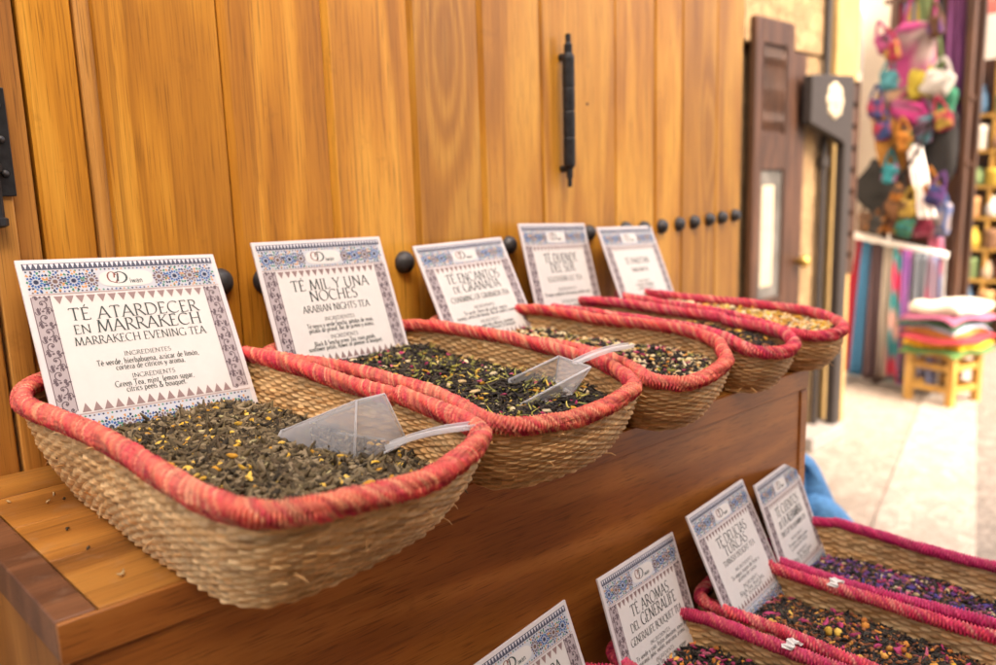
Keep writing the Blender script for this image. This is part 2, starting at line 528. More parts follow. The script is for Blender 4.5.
# ================================================================ counter
XE0, XE1 = .5, 4.18
def fy(x):               # front edge of the counter top
    return 2.048 + (x - .5) * (1.905 - 2.048) / 3.68
def counter():
    t = thing('display_counter', 'long brown wooden counter carrying the upper row of tea baskets', 'counter', P(2.3, 2.6, -5))
    org = Vector((2.3, 2.6, -5))
    def q(x, y, z): return Vector((x, y, z)) - org
    def slab(name, x0, x1, ya, yb, z0, z1, m, bev=.0008):
        mb = MB()
        p = []
        for z in (z0, z1):
            p += [q(x0, ya(x0), z), q(x1, ya(x1), z), q(x1, yb(x1), z), q(x0, yb(x0), z)]
        mb.hexa(p)
        return mb.build(name, m, t, bevel=bev)
    # top boards run along x, dark end board at the left
    ys = [0, .30, .56, .80, 1.0]
    for k in range(4):
        ya = lambda x, k=k: fy(x) + (3.385 - fy(x)) * ys[k] + (.0004 if k else .004)
        yb = lambda x, k=k: fy(x) + (3.385 - fy(x)) * ys[k + 1] - .0004
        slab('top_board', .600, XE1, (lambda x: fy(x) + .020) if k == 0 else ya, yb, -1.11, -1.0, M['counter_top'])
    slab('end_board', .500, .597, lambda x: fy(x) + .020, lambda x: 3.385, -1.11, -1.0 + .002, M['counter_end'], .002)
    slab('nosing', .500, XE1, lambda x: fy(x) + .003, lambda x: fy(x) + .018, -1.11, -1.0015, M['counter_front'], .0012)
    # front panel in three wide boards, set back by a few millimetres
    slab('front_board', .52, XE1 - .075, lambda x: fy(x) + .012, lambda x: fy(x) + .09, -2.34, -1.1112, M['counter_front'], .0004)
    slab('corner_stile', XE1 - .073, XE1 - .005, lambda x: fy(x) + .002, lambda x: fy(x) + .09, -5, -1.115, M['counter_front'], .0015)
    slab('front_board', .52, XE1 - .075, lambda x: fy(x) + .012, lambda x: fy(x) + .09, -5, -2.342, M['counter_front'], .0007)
    # side panels
    for x0, x1 in ((.515, .575), (XE1 - .07, XE1 - .01)):
        slab('side_panel', x0, x1, lambda x: fy(x) + .094, lambda x: 3.38, -5, -1.113, M['counter_side'], .0015)
counter()

def crumbs():
    rng = np.random.default_rng(77)
    k = 12
    x = rng.uniform(.62, 1.9, k); y = np.where(x < .82, rng.uniform(2.1, 3.3, k), 2.02 + rng.uniform(.0, .05, k))
    x = np.where(rng.random(k) < .75, rng.uniform(.62, .80, k), x); y = np.where(x < .82, rng.uniform(2.15, 3.3, k), y)
    pos = np.stack([x, y, np.full(k, -.992)], 1)
    pal = np.array([(.05, .035, .018), (.10, .07, .035), (.20, .15, .09), (.50, .36, .18)])
    v, f, c = flake_mesh(rng, pos - np.array([1., 2.6, -1.]), rng.uniform(.010, .03, k), rng.uniform(.005, .010, k), rng.uniform(.004, .008, k), rng.normal(0, .4, k), rng.normal(0, .1, k), pal[rng.integers(0, 4, k)])
    o = link_mesh('tea_crumbs', v * U, f, M['tea'], None, cols=c, smooth=True)
    o.location = P(1., 2.6, -1.)
    tag(o, 'spilled tea crumbs on the counter top beside the nearest basket', 'crumbs', None, 'stuff')

def lower_step():
    t = thing('low_display_bench', 'low brown bench under the lower row of tea baskets', 'bench', P(2.6, 1.1, -5))
    org = Vector((2.6, 1.1, -5))
    mb = MB()
    mb.box(.6 - org.x, 4.25 - org.x, .35 - org.y, 1.90 - org.y, 2.78, 2.86)
    mb.build('bench_top', M['counter_top'], t, bevel=.002)
    for x in (.7, 2.4, 4.1):
        for y in (.45, 1.75):
            mb = MB(); mb.box(x - org.x - .06, x - org.x + .06, y - org.y - .06, y - org.y + .06, 0, 2.776)
            mb.build('leg', M['counter_side'], t, bevel=.002)
    mb = MB(); mb.box(.64 - org.x, 4.21 - org.x, .37 - org.y, .41 - org.y, 2.45, 2.775); mb.build('apron', M['counter_front'], t, bevel=.002)
lower_step()

# ================================================================ baskets
def rrect(x0, x1, y0, y1, r, n):
    """n points evenly spread round a rounded rectangle (counter-clockwise from the right side)"""
    cs = [((x1 - r, y1 - r), 0), ((x0 + r, y1 - r), 90), ((x0 + r, y0 + r), 180), ((x1 - r, y0 + r), 270)]
    pts = []
    for (cx, cy), a0 in cs:
        for k in range(25):
            a = math.radians(a0 + 90 * k / 24)
            pts.append((cx + r * math.cos(a), cy + r * math.sin(a)))
    pts.append(pts[0])
    p = np.array(pts)
    seg = np.hypot(*(np.diff(p, axis=0).T))
    s = np.concatenate([[0], np.cumsum(seg)])
    tt = np.linspace(0, s[-1], n, endpoint=False)
    return np.stack([np.interp(tt, s, p[:, 0]), np.interp(tt, s, p[:, 1])], 1), s[-1]

def spline(ctrl, n):
    """n points evenly spread on a closed Catmull-Rom curve through ctrl"""
    c = np.array(ctrl, dtype=float)
    m = len(c)
    out = []
    for i in range(m):
        p0, p1, p2, p3 = c[i - 1], c[i], c[(i + 1) % m], c[(i + 2) % m]
        for k in range(16):
            t = k / 16
            out.append(.5 * (2 * p1 + (p2 - p0) * t + (2 * p0 - 5 * p1 + 4 * p2 - p3) * t * t + (3 * p1 - p0 - 3 * p2 + p3) * t ** 3))
    out.append(out[0])
    p = np.array(out)
    s = np.concatenate([[0], np.cumsum(np.hypot(*(np.diff(p, axis=0).T)))])
    tt = np.linspace(0, s[-1], n, endpoint=False)
    return np.stack([np.interp(tt, s, p[:, 0]), np.interp(tt, s, p[:, 1])], 1), s[-1]

def outline_box(c):
    a = np.array(c)
    return a[:, 0].min(), a[:, 0].max(), a[:, 1].min(), a[:, 1].max()

def rect_ctrl(x0, x1, y0, y1, r):
    return [tuple(p) for p in rrect(x0, x1, y0, y1, r, 28)[0]]

def shrink(c, sx, sy, dy=0.0):
    a = np.array(c)
    m = np.array([(a[:, 0].min() + a[:, 0].max()) / 2, (a[:, 1].min() + a[:, 1].max()) / 2])
    return [tuple(q) for q in (a - m) * np.array([sx, sy]) + m + np.array([0, dy])]

def bilinear(zc, x, y, x0, x1, y0, y1):
    a = np.clip((x - x0) / (x1 - x0), 0, 1)
    b = np.clip((y - y0) / (y1 - y0), 0, 1)
    fl, fr, bl, br = zc
    return (fl * (1 - a) + fr * a) * (1 - b) + (bl * (1 - a) + br * a) * b

STRAW = np.array([(.60, .345, .135), (.53, .285, .10), (.68, .42, .18), (.40, .205, .07), (.74, .49, .23), (.57, .35, .155)]) * 1.08
RIMS = {'salmon': np.array([(.74, .060, .060), (.80, .15, .085), (.68, .028, .062), (.88, .42, .22), (.60, .012, .055), (.78, .085, .070), (.84, .25, .13)]),
        'coral': np.array([(.72, .050, .070), (.78, .12, .10), (.66, .035, .09), (.84, .32, .22), (.58, .018, .09)]),
        'crimson': np.array([(.56, .035, .10), (.50, .018, .095), (.66, .10, .11), (.60, .05, .12), (.48, .02, .085), (.72, .19, .15)]),
        'magenta': np.array([(.58, .018, .13), (.52, .012, .12), (.64, .04, .15), (.56, .02, .11), (.66, .08, .16), (.50, .01, .10)])}

def basket(label, Bc, Rc, zb, zr, rr, rimkind, group, seed, stake=.034, row=.0128, dens=1.0, tape=None):
    """B, R: base / rim rectangles (x0,x1,y0,y1); zr = rim heights (fl, fr, bl, br); layout units"""
    rng = np.random.default_rng(seed)
    B, R = outline_box(Bc), outline_box(Rc)
    ox, oy = (B[0] + B[1]) / 2, (B[2] + B[3]) / 2
    t = thing('woven_basket', label, 'basket', P(ox, oy, zb), group)
    sub = 6 if dens >= 1 else 4
    _, per = spline(Rc, 8)
    nst = int(per / stake / dens ** -1.0) // 2 * 2 if dens < 1 else int(per / stake) // 2 * 2
    n = nst * sub
    rim, _ = spline(Rc, n)
    base, _ = spline(Bc, n)
    zrim = bilinear(zr, rim[:, 0], rim[:, 1], *R) - rr * .35
    nrow = int(round((np.mean(zr) - zb) / row))
    qs = np.array([0.04, .26, .5, .74])
    tq = np.concatenate([(k + qs) / nrow for k in range(nrow)] + [[1.0]])
    qq = np.concatenate([qs] * nrow + [[.5]])
    rw = np.concatenate([np.full(4, k) for k in range(nrow)] + [[nrow - 1]])
    cx, cy = ox, oy
    ph = np.arange(n) / sub
    stk = np.floor(ph + .5).astype(int)
    segcol = rng.integers(0, len(STRAW), (nrow, nst + 1))
    rowtone = rng.uniform(.86, 1.12, nrow)
    segtone = rng.uniform(.72, 1.18, (nrow, nst // 2 + 2))
    wob = rng.normal(0, .0012, (nrow, 1)) + 0 * ph[None]
    verts, cols = [], []
    # outward normal of the rim curve
    d = np.roll(rim, -1, 0) - np.roll(rim, 1, 0)
    nrm = np.stack([d[:, 1], -d[:, 0]], 1)
    nrm /= np.linalg.norm(nrm, axis=1)[:, None]
    amp = .0050
    low = .0065 * np.sin(ph * .21 + seed) + .004 * np.sin(ph * .093 + 2 * seed)
    for side in (1, -1):
        for k in range(len(tq)):
            tt = tq[k]; r_ = rw[k]
            e = tt ** .85
            xy = base * (1 - e)[..., None] if False else base * (1 - e) + rim * e
            z = zb + .004 + (zrim - zb - .004) * tt
            bulge = .020 * math.sin(math.pi * tt)
            prof = math.sqrt(max(0, 1 - (2 * qq[k] - 1) ** 2)) - .6
            wv = np.cos(math.pi * ph + math.pi * r_ + .35 * np.sin(ph * .7 + r_))
            off = bulge + side * .0060 + (prof * .0062) * side + amp * wv * (0.35 + .65 * (prof + .6)) + low * math.sin(math.pi * min(1, tt + .2)) + wob[r_]
            if k < 4 and side == 1:
                off = off + .006
            if k == len(tq) - 1:
                off = bulge * 0 + side * .004 + 0 * ph
            pxy = xy + nrm * off[:, None]
            jz = .0016 * np.sin(ph * 1.7 + r_ * 2.1) + .0012 * np.sin(ph * .31 + r_)
            verts.append(np.stack([pxy[:, 0], pxy[:, 1], z + jz], 1))
            sh = ((stk + r_) // 2) % (nst // 2 + 2)
            c = STRAW[segcol[r_, stk % nst]] * .45 + STRAW[segcol[r_, (sh * 2) % nst]] * .55
            c = c * (rowtone[r_] * segtone[r_, sh])[:, None]
            cols.append(c)
    V = np.concatenate(verts)
    V -= np.array([ox, oy, zb])
    Cc = np.concatenate(cols)
    nt_ = len(tq)
    i = np.arange(n); j = (i + 1) % n
    F = []
    for k in range(nt_ - 1):
        F.append(np.stack([k * n + i, k * n + j, (k + 1) * n + j, (k + 1) * n + i], 1))
    o2 = nt_ * n
    for k in range(nt_ - 1):
        F.append(np.stack([o2 + k * n + j, o2 + k * n + i, o2 + (k + 1) * n + i, o2 + (k + 1) * n + j], 1))
    # floor of the basket: rings shrinking to the middle (outer and inner skins)
    nv = len(V)
    extra, ec = [], []
    for src, zoff in ((0, .002), (o2, .012)):
        ring = V[src:src + n].copy()
        prev = src
        for s_ in (.75, .45, .15, .01):
            r2 = ring * np.array([s_, s_, 0]) + np.array([0, 0, zoff])
            st = nv + sum(len(e_) for e_ in extra)
            extra.append(r2); ec.append(np.tile(STRAW[0] * .8, (n, 1)))
            F.append(np.stack([prev + j, prev + i, st + i, st + j], 1) if src == 0 else np.stack([prev + i, prev + j, st + j, st + i], 1))
            prev = st
    V = np.concatenate([V] + extra)
    Cc = np.concatenate([Cc] + ec)
    link_mesh('woven_body', V * U, np.concatenate(F), M['weave'], t, cols=np.clip(Cc, 0, 1), smooth=True)
    # wrapped rim
    pitch = .0105 if dens >= 1 else .0135
    ns = int(per / pitch)
    nn = ns * 6 if dens >= 1 else ns * 5
    mm = 20 if dens >= 1 else 14
    rp, _ = spline(Rc, nn)
    zr_ = bilinear(zr, rp[:, 0], rp[:, 1], *R)
    sarr = np.arange(nn) / nn * per
    zr_ = zr_ + .008 * np.sin(sarr * 3.1 + seed) + .005 * np.sin(sarr * 7.3 + 2 * seed)
    d = np.roll(rp, -2, 0) - np.roll(rp, 2, 0)
    nr = np.stack([d[:, 1], -d[:, 0]], 1)
    nr /= np.linalg.norm(nr, axis=1)[:, None]
    rp = rp + nr * (.006 * np.sin(sarr * 4.7 + seed))[:, None]
    th = 2 * math.pi * np.arange(mm) / mm
    strand = np.arange(nn) / nn * ns
    warp = .9 * np.sin(sarr * 5.0 + seed) + .5 * np.sin(sarr * 13.0)
    pal = RIMS[rimkind]
    sid_r = rng.integers(0, len(pal), ns + 40)
    tone = rng.uniform(.78, 1.2, ns + 40)
    swell = rng.uniform(.85, 1.22, ns + 40)
    vv, cc = [], []
    chunk_tone = rng.uniform(.80, 1.2, (ns + 40, 8))
    chunk_pal = rng.integers(0, len(pal), (ns + 40, 8))
    for k in range(mm):
        x = strand + warp + 2.2 * th[k] + .30 * np.sin(3 * th[k] + sarr * 21)
        fr = x - np.floor(x)
        sid = np.floor(x).astype(int) % ns
        q8 = ((th[k] / (2 * math.pi) * 8 + swell[sid] * 9).astype(int)) % 8
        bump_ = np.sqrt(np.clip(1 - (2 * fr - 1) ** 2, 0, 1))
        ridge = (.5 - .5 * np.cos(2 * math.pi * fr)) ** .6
        r = rr * (.62 + .46 * ridge * swell[sid])
        ca, sa = math.cos(th[k]), math.sin(th[k])
        pxy = rp + nr * (r * ca)[:, None]
        vv.append(np.stack([pxy[:, 0], pxy[:, 1], zr_ + r * sa], 1))
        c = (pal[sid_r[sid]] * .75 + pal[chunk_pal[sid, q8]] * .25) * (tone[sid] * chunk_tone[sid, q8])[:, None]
        c = c * (.15 + .85 * ridge)[:, None] + np.array([.32, .010, .035]) * (.85 - .85 * ridge)[:, None]  # grooves painted dark crimson, ridges paler: crease shade put into the colour
        # mixed a little towards peach on the upper side, random amount per strand
        top_peach = np.clip(.24 * max(0, math.sin(th[k] + .5)) * (.4 + rng.random(ns + 40)[sid]), 0, 1)[:, None]
        if rimkind == 'salmon':
            c = c * (1 - top_peach) + np.array([.86, .38, .21]) * top_peach
        cc.append(c)
    V = np.stack(vv, 1).reshape(-1, 3) - np.array([ox, oy, zb])
    Cc = np.stack(cc, 1).reshape(-1, 3)
    a = np.arange(nn)[:, None] * mm + np.arange(mm)[None]
    b = np.roll(a, -1, 0)
    F = np.stack([a, b, np.roll(b, -1, 1), np.roll(a, -1, 1)], -1).reshape(-1, 4)
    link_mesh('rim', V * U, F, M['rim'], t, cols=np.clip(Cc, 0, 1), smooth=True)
    if dens >= 1:
        # loose straw ends sticking out of wall and rim
        mb = MB()
        for q in range(34):
            i0 = int(rng.integers(0, n)); tq_ = float(rng.uniform(.03, .97))
            b0 = base[i0] * (1 - tq_ ** .85) + rim[i0] * tq_ ** .85
            z0 = zb + (zrim[i0] - zb) * tq_
            nn_ = nrm[i0]; tg = np.array([-nn_[1], nn_[0]])
            p0 = np.array([b0[0] - ox, b0[1] - oy, z0 - zb]) + np.array([*(nn_ * (.012 + .020 * math.sin(math.pi * tq_))), 0])
            l_ = float(rng.uniform(.015, .045))
            d_ = np.array([*(nn_ * rng.uniform(.25, .8) + tg * rng.uniform(-1, 1)), rng.uniform(-.5, .5)])
            d_ /= np.linalg.norm(d_)
            p1 = p0 + d_ * l_ * .6
            p2 = p1 + (d_ + np.array([0, 0, -.5])) * l_ * .4
            cc_ = tuple(np.clip(STRAW[int(rng.integers(0, len(STRAW)))] * 1.15, 0, 1))
            mb.bar(p0, p1, .0026, 5, .0022, col=cc_); mb.bar(p1, p2, .0022, 5, .0010, col=cc_)
        sw = mb.build('loose_straw', M['weave'], t, colored=True)
        sw['kind'] = 'stuff'
    if tape:
        for (x, y) in tape:
            z = float(bilinear(zr, np.array([x]), np.array([y]), *R)[0])
            mb = MB()
            rnd = random.Random(seed)
            vs, fs = [], []
            for k in range(9):
                a_ = -1.15 + k * .30
                for e, wv in ((-1, 0), (1, 0)):
                    for rr2 in (rr + .010 + .006 * math.sin(k * 2.1 + e), rr + .004):
                        yy = e * (.020 + .010 * math.sin(k * 1.9 + seed + e))
                        vs.append((x - ox + rr2 * math.sin(a_), y - oy + yy + .008 * math.sin(k), z - zb + rr2 * math.cos(a_)))
            for k in range(8):
                q = k * 4
                fs += [(q, q + 4, q + 6, q + 2), (q + 1, q + 3, q + 7, q + 5), (q, q + 1, q + 5, q + 4), (q + 2, q + 6, q + 7, q + 3)]
            fs += [(0, 2, 3, 1), (32, 33, 35, 34)]
            mb.add(vs, fs)
            mb.build('tape', M['tag'], t)
    return t

# ---------------------------------------------------------------- loose tea
def flake_mesh(rng, pos, L, W, H, bend, pitch, cols, tilt=None):
    """vectorised curled leaves: 5 rings of 4 points each"""
    n = len(pos)
    ts = np.array([-1, -.55, 0, .55, 1.0])
    taper = np.array([.35, .9, 1.0, .85, .25])
    vx = np.zeros((n, 5, 4, 3))
    yaw = rng.uniform(0, 2 * math.pi, n)
    roll = rng.uniform(0, 2 * math.pi, n)
    lat = rng.normal(0, .35, n)
    tw = rng.normal(0, .8, n)
    for k in range(5):
        cxl = ts[k] * L / 2
        cz = bend * (ts[k] ** 2) * L * .5
        cy = lat * (ts[k] ** 2) * L * .4
        for q in range(4):
            ang = math.pi / 4 + q * math.pi / 2
            a = roll + tw * ts[k]
            oy = math.cos(ang) * W * taper[k] * .7
            oz = math.sin(ang) * H * taper[k] * .7
            vx[:, k, q, 0] = cxl
            vx[:, k, q, 1] = cy + oy * np.cos(a) - oz * np.sin(a)
            vx[:, k, q, 2] = cz + oy * np.sin(a) + oz * np.cos(a)
    v = vx.reshape(n, 20, 3)
    cp, sp = np.cos(pitch)[:, None], np.sin(pitch)[:, None]
    x = v[..., 0] * cp - v[..., 2] * sp
    z = v[..., 0] * sp + v[..., 2] * cp
    y = v[..., 1]
    cyw, syw = np.cos(yaw)[:, None], np.sin(yaw)[:, None]
    out = np.stack([x * cyw - y * syw, x * syw + y * cyw, z], -1) + pos[:, None, :]
    f = []
    for k in range(4):
        for q in range(4):
            q2 = (q + 1) % 4
            f.append((k * 4 + q, k * 4 + q2, (k + 1) * 4 + q2, (k + 1) * 4 + q))
    f.append((3, 2, 1, 0)); f.append((16, 17, 18, 19))
    f = np.array(f)
    F = (np.arange(n) * 20)[:, None, None] + f[None]
    c = np.repeat(cols[:, None, :], 20, 1)
    return out.reshape(-1, 3), F.reshape(-1, 4), c.reshape(-1, 3)

def tea(label, outl, zfun, mix, n, seed, group='heaps of loose tea in the baskets'):
    """outl: closed outline of the heap; zfun(x,y)->height; mix = list of (weight, L, W, H, bend, colours, lift)"""
    rng = np.random.default_rng(seed)
    x0, x1, y0, y1 = outline_box(outl)
    ox, oy = (x0 + x1) / 2, (y0 + y1) / 2
    org = np.array([ox, oy, float(zfun(np.array([ox]), np.array([oy]))[0])])
    ring, _ = spline(outl, 64)
    nr_ = 24
    fr_ = np.linspace(0.02, 1.03, nr_)[:, None, None]
    gxy = np.array([ox, oy]) + (ring[None] - np.array([ox, oy])) * fr_
    gz = zfun(gxy[..., 0], gxy[..., 1]) - .012
    V = [np.concatenate([gxy, gz[..., None]], -1).reshape(-1, 3) - org]
    a = (np.arange(nr_ - 1)[:, None] * 64 + np.arange(64)[None]); b = (np.arange(nr_ - 1)[:, None] * 64 + (np.arange(64)[None] + 1) % 64)
    F = [np.stack([a, a + 64, b + 64, b], -1).reshape(-1, 4)]
    dark = np.array(mix[0][5][0]) * .8
    Cc = [np.tile(dark, (64 * nr_, 1))]
    def inside(x, y):
        c = np.zeros(len(x), dtype=bool)
        for (ax, ay), (bx, by) in zip(ring, np.roll(ring, -1, 0)):
            c ^= ((ay > y) != (by > y)) & (x < (bx - ax) * (y - ay) / (by - ay + 1e-12) + ax)
        return c
    nv = 64 * nr_
    tot = sum(m[0] for m in mix)
    hills = rng.normal(0, 1, (8, 3))
    for wgt, L, W, H, bend, pal, lift in mix:
        k = int(n * wgt / tot)
        x = rng.uniform(x0, x1, k); y = rng.uniform(y0, y1, k)
        ok = inside(x, y)
        x, y = x[ok], y[ok]
        k = len(x)
        z = zfun(x, y) + rng.uniform(-.010, .010, k) + lift
        L_ = L * rng.uniform(.6, 1.45, k); W_ = W * rng.uniform(.7, 1.35, k); H_ = H * rng.uniform(.7, 1.35, k)
        pal = np.array(pal)
        col = pal[rng.integers(0, len(pal), k)] * rng.uniform(.7, 1.3, (k, 1))
        v, f, c = flake_mesh(rng, np.stack([x, y, z], 1) - org, L_, W_, H_, rng.normal(-bend * .25, bend * .7 + .05, k), rng.normal(0, .24, k), col)
        V.append(v); F.append(f + nv); Cc.append(c); nv += len(v)
    o = link_mesh('loose_tea', np.concatenate(V) * U, np.concatenate(F), M['tea'], None, cols=np.clip(np.concatenate(Cc), 0, 1), smooth=True)
    o.location = P(*org)
    tag(o, label, 'tea', group, 'stuff')
    return o

def inner(Bc, Rc, t, m=.90):
    b, _ = spline(Bc, 40)
    r, _ = spline(Rc, 40)
    return [tuple(q) for q in shrink(b * (1 - t) + r * t, m + .03, m + .05)]

GREEN = [(.070, .050, .022), (.115, .083, .037), (.032, .023, .011), (.17, .125, .062), (.075, .050, .024), (.24, .18, .10), (.13, .09, .043)]
BLACK = [(.022, .017, .013), (.035, .026, .019), (.05, .036, .026), (.018, .014, .012), (.06, .05, .032)]
YEL = [(.62, .36, .04), (.70, .45, .08), (.55, .27, .03)]
YG = [(.38, .34, .06), (.30, .28, .07), (.50, .42, .10), (.22, .22, .06)]
PINK = [(.45, .05, .13), (.55, .12, .18), (.35, .03, .09)]
CREAM = [(.66, .50, .26), (.74, .60, .36), (.58, .42, .20)]
ORANGE = [(.62, .24, .04), (.55, .18, .035), (.70, .34, .07)]
PURP = [(.10, .035, .14), (.13, .05, .20), (.20, .06, .16), (.07, .05, .20)]
RUST = [(.30, .11, .04), (.36, .16, .06), (.24, .08, .03)]

GB, GL = 'upper row of tea baskets', 'lower row of tea baskets'
def upper_baskets():
    b1r = [(1.69, 2.25), (1.655, 2.577), (1.60, 2.90), (1.545, 3.14), (1.25, 3.235), (.95, 3.235), (.79, 3.16), (.722, 2.99), (.738, 2.72), (.755, 2.45), (.765, 2.19), (.765, 1.93), (.775, 1.77), (.81, 1.64), (.905, 1.585), (1.03, 1.575), (1.24, 1.567), (1.42, 1.618), (1.56, 1.69), (1.645, 1.78), (1.685, 1.98)]
    b1b = [(1.58, 2.3), (1.52, 2.72), (1.40, 3.06), (1.1, 3.14), (.90, 3.08), (.84, 2.9), (.83, 2.5), (.822, 1.95), (.86, 1.78), (.98, 1.73), (1.28, 1.765), (1.48, 1.83), (1.58, 1.95), (1.61, 2.12)]
    b2r = [(2.675, 2.24), (2.645, 2.50), (2.60, 2.80), (2.55, 3.08), (2.38, 3.205), (2.1, 3.225), (1.85, 3.22), (1.70, 3.14), (1.69, 2.98), (1.735, 2.80), (1.78, 2.6), (1.80, 2.26), (1.765, 2.0), (1.74, 1.86), (1.78, 1.76), (1.95, 1.71), (2.15, 1.705), (2.33, 1.74), (2.47, 1.80), (2.61, 2.0)]
    b3r = [(3.45, 2.13), (3.43, 2.40), (3.36, 2.70), (3.31, 3.04), (3.15, 3.195), (2.9, 3.215), (2.68, 3.19), (2.61, 3.04), (2.665, 2.75), (2.72, 2.4), (2.73, 2.2), (2.69, 1.97), (2.63, 1.84), (2.68, 1.74), (2.80, 1.715), (2.95, 1.735), (3.13, 1.79), (3.29, 1.91), (3.40, 2.0)]
    b4r = [(3.97, 2.3), (3.96, 2.6), (3.93, 2.98), (3.86, 3.19), (3.70, 3.255), (3.54, 3.15), (3.545, 2.82), (3.59, 2.46), (3.57, 2.2), (3.50, 2.0), (3.42, 1.85), (3.46, 1.76), (3.6, 1.745), (3.78, 1.81), (3.93, 1.98)]
    b5r = [(4.60, 2.11), (4.57, 2.41), (4.53, 2.75), (4.48, 3.06), (4.33, 3.205), (4.17, 3.13), (4.14, 2.75), (4.11, 2.4), (4.07, 2.15), (4.01, 1.96), (4.0, 1.84), (4.09, 1.755), (4.28, 1.775), (4.48, 1.91)]
    SH = lambda c: shrink(c, .86, .90, .035)
    data = [
        ('nearest woven basket with salmon rim, below the Marrakech evening tea sign', b1b, b1r, (-.712, -.738, -.630, -.648), 'salmon'),
        ('woven straw basket with salmon rim, below the Arabian nights tea sign', SH(b2r), b2r, (-.745, -.757, -.655, -.655), 'salmon'),
        ('woven straw basket with salmon rim, below the charming of Granada sign', SH(b3r), b3r, (-.765, -.772, -.665, -.665), 'salmon'),
        ('woven straw basket with salmon rim, below the southern elf tea sign', SH(b4r), b4r, (-.775, -.782, -.690, -.690), 'coral'),
        ('farthest upper basket, overhanging the right end of the counter', SH(b5r), b5r, (-.783, -.787, -.705, -.705), 'coral'),
    ]
    for i, (lab, B, R, zr, rk) in enumerate(data):
        basket(lab, B, R, -.998, zr, (.032 if i == 0 else .030), rk, GB, 11 + i, dens=1.0)
    def z1(x, y):
        back = np.clip((y - 1.9) / 1.0, 0, 1.15)
        return np.maximum(-.955, -.826 + .024 * back + .030 * np.exp(-((x - 1.12) ** 2 + (y - 2.25) ** 2) / .12) - .105 * np.clip((x - 1.38) / .3, 0, 1) ** 1.5 + .008 * np.sin(9 * x + 5 * y) + .006 * np.sin(17 * y - 6 * x))
    B, R = data[0][1], data[0][2]
    tea('grey green rolled tea with orange peel in the nearest basket', inner(B, R, .80), z1,
        [(100, .047, .0165, .0125, .6, GREEN, 0), (20, .062, .012, .010, .5, GREEN, .002), (14, .022, .010, .008, .1, GREEN[3:6], .003), (4.5, .028, .016, .008, .2, YEL, .008), (2.0, .03, .008, .006, .3, [(.42, .36, .17)], .006)], 12500, 1)
    def mk(cx, cy, z0, amp, slope, rise=.07):
        return lambda x, y: np.maximum(-.95, z0 + rise * np.clip((y - 1.9) / 1.0, 0, 1.2) + amp * np.exp(-((x - cx) ** 2 / .10 + (y - cy) ** 2 / .35)) - slope * np.clip((x - cx - .1) / .3, 0, 1.2) ** 1.4 + .010 * np.sin(8 * x + 6 * y) + .007 * np.sin(19 * y - 5 * x))
    B, R = data[1][1], data[1][2]
    tea('black needle tea with yellow green strips in the second basket', inner(B, R, .7), mk(2.22, 2.2, -.835, .03, .05, .075),
        [(100, .052, .0085, .0065, .3, BLACK, 0), (13, .060, .0080, .0045, .4, YG, .002), (3, .038, .012, .005, .4, YEL, .004), (1.6, .026, .014, .006, .4, PINK, .005), (1.2, .034, .02, .010, .2, CREAM, .004)], 9500, 2)
    B, R = data[2][1], data[2][2]
    tea('dark tea with cream petals and red bits in the third basket', inner(B, R, .7), mk(3.08, 2.1, -.838, .025, .03, .06),
        [(100, .042, .0085, .0065, .3, BLACK, 0), (15, .032, .016, .008, .4, CREAM, .003), (5, .028, .013, .007, .4, PINK, .003), (7, .034, .013, .006, .4, ORANGE, .003), (8, .04, .010, .006, .4, YG, .002)], 7500, 3)
    B, R = data[3][1], data[3][2]
    tea('dark tea with yellow flecks in the fourth basket', inner(B, R, .75), mk(3.75, 2.2, -.832, .02, .01, .05),
        [(100, .045, .010, .008, .3, BLACK, 0), (10, .032, .016, .008, .3, YEL, .003), (10, .034, .016, .010, .3, RUST, .003)], 4500, 4)
    B, R = data[4][1], data[4][2]
    tea('yellow chamomile mixture in the farthest upper basket', inner(B, R, .78), mk(4.36, 2.2, -.828, .02, .0, .05),
        [(60, .045, .012, .010, .3, GREEN + BLACK, 0), (50, .040, .024, .014, .3, YEL + CREAM, .006), (14, .034, .018, .010, .3, ORANGE, .006)], 3600, 5)
upper_baskets()
crumbs()

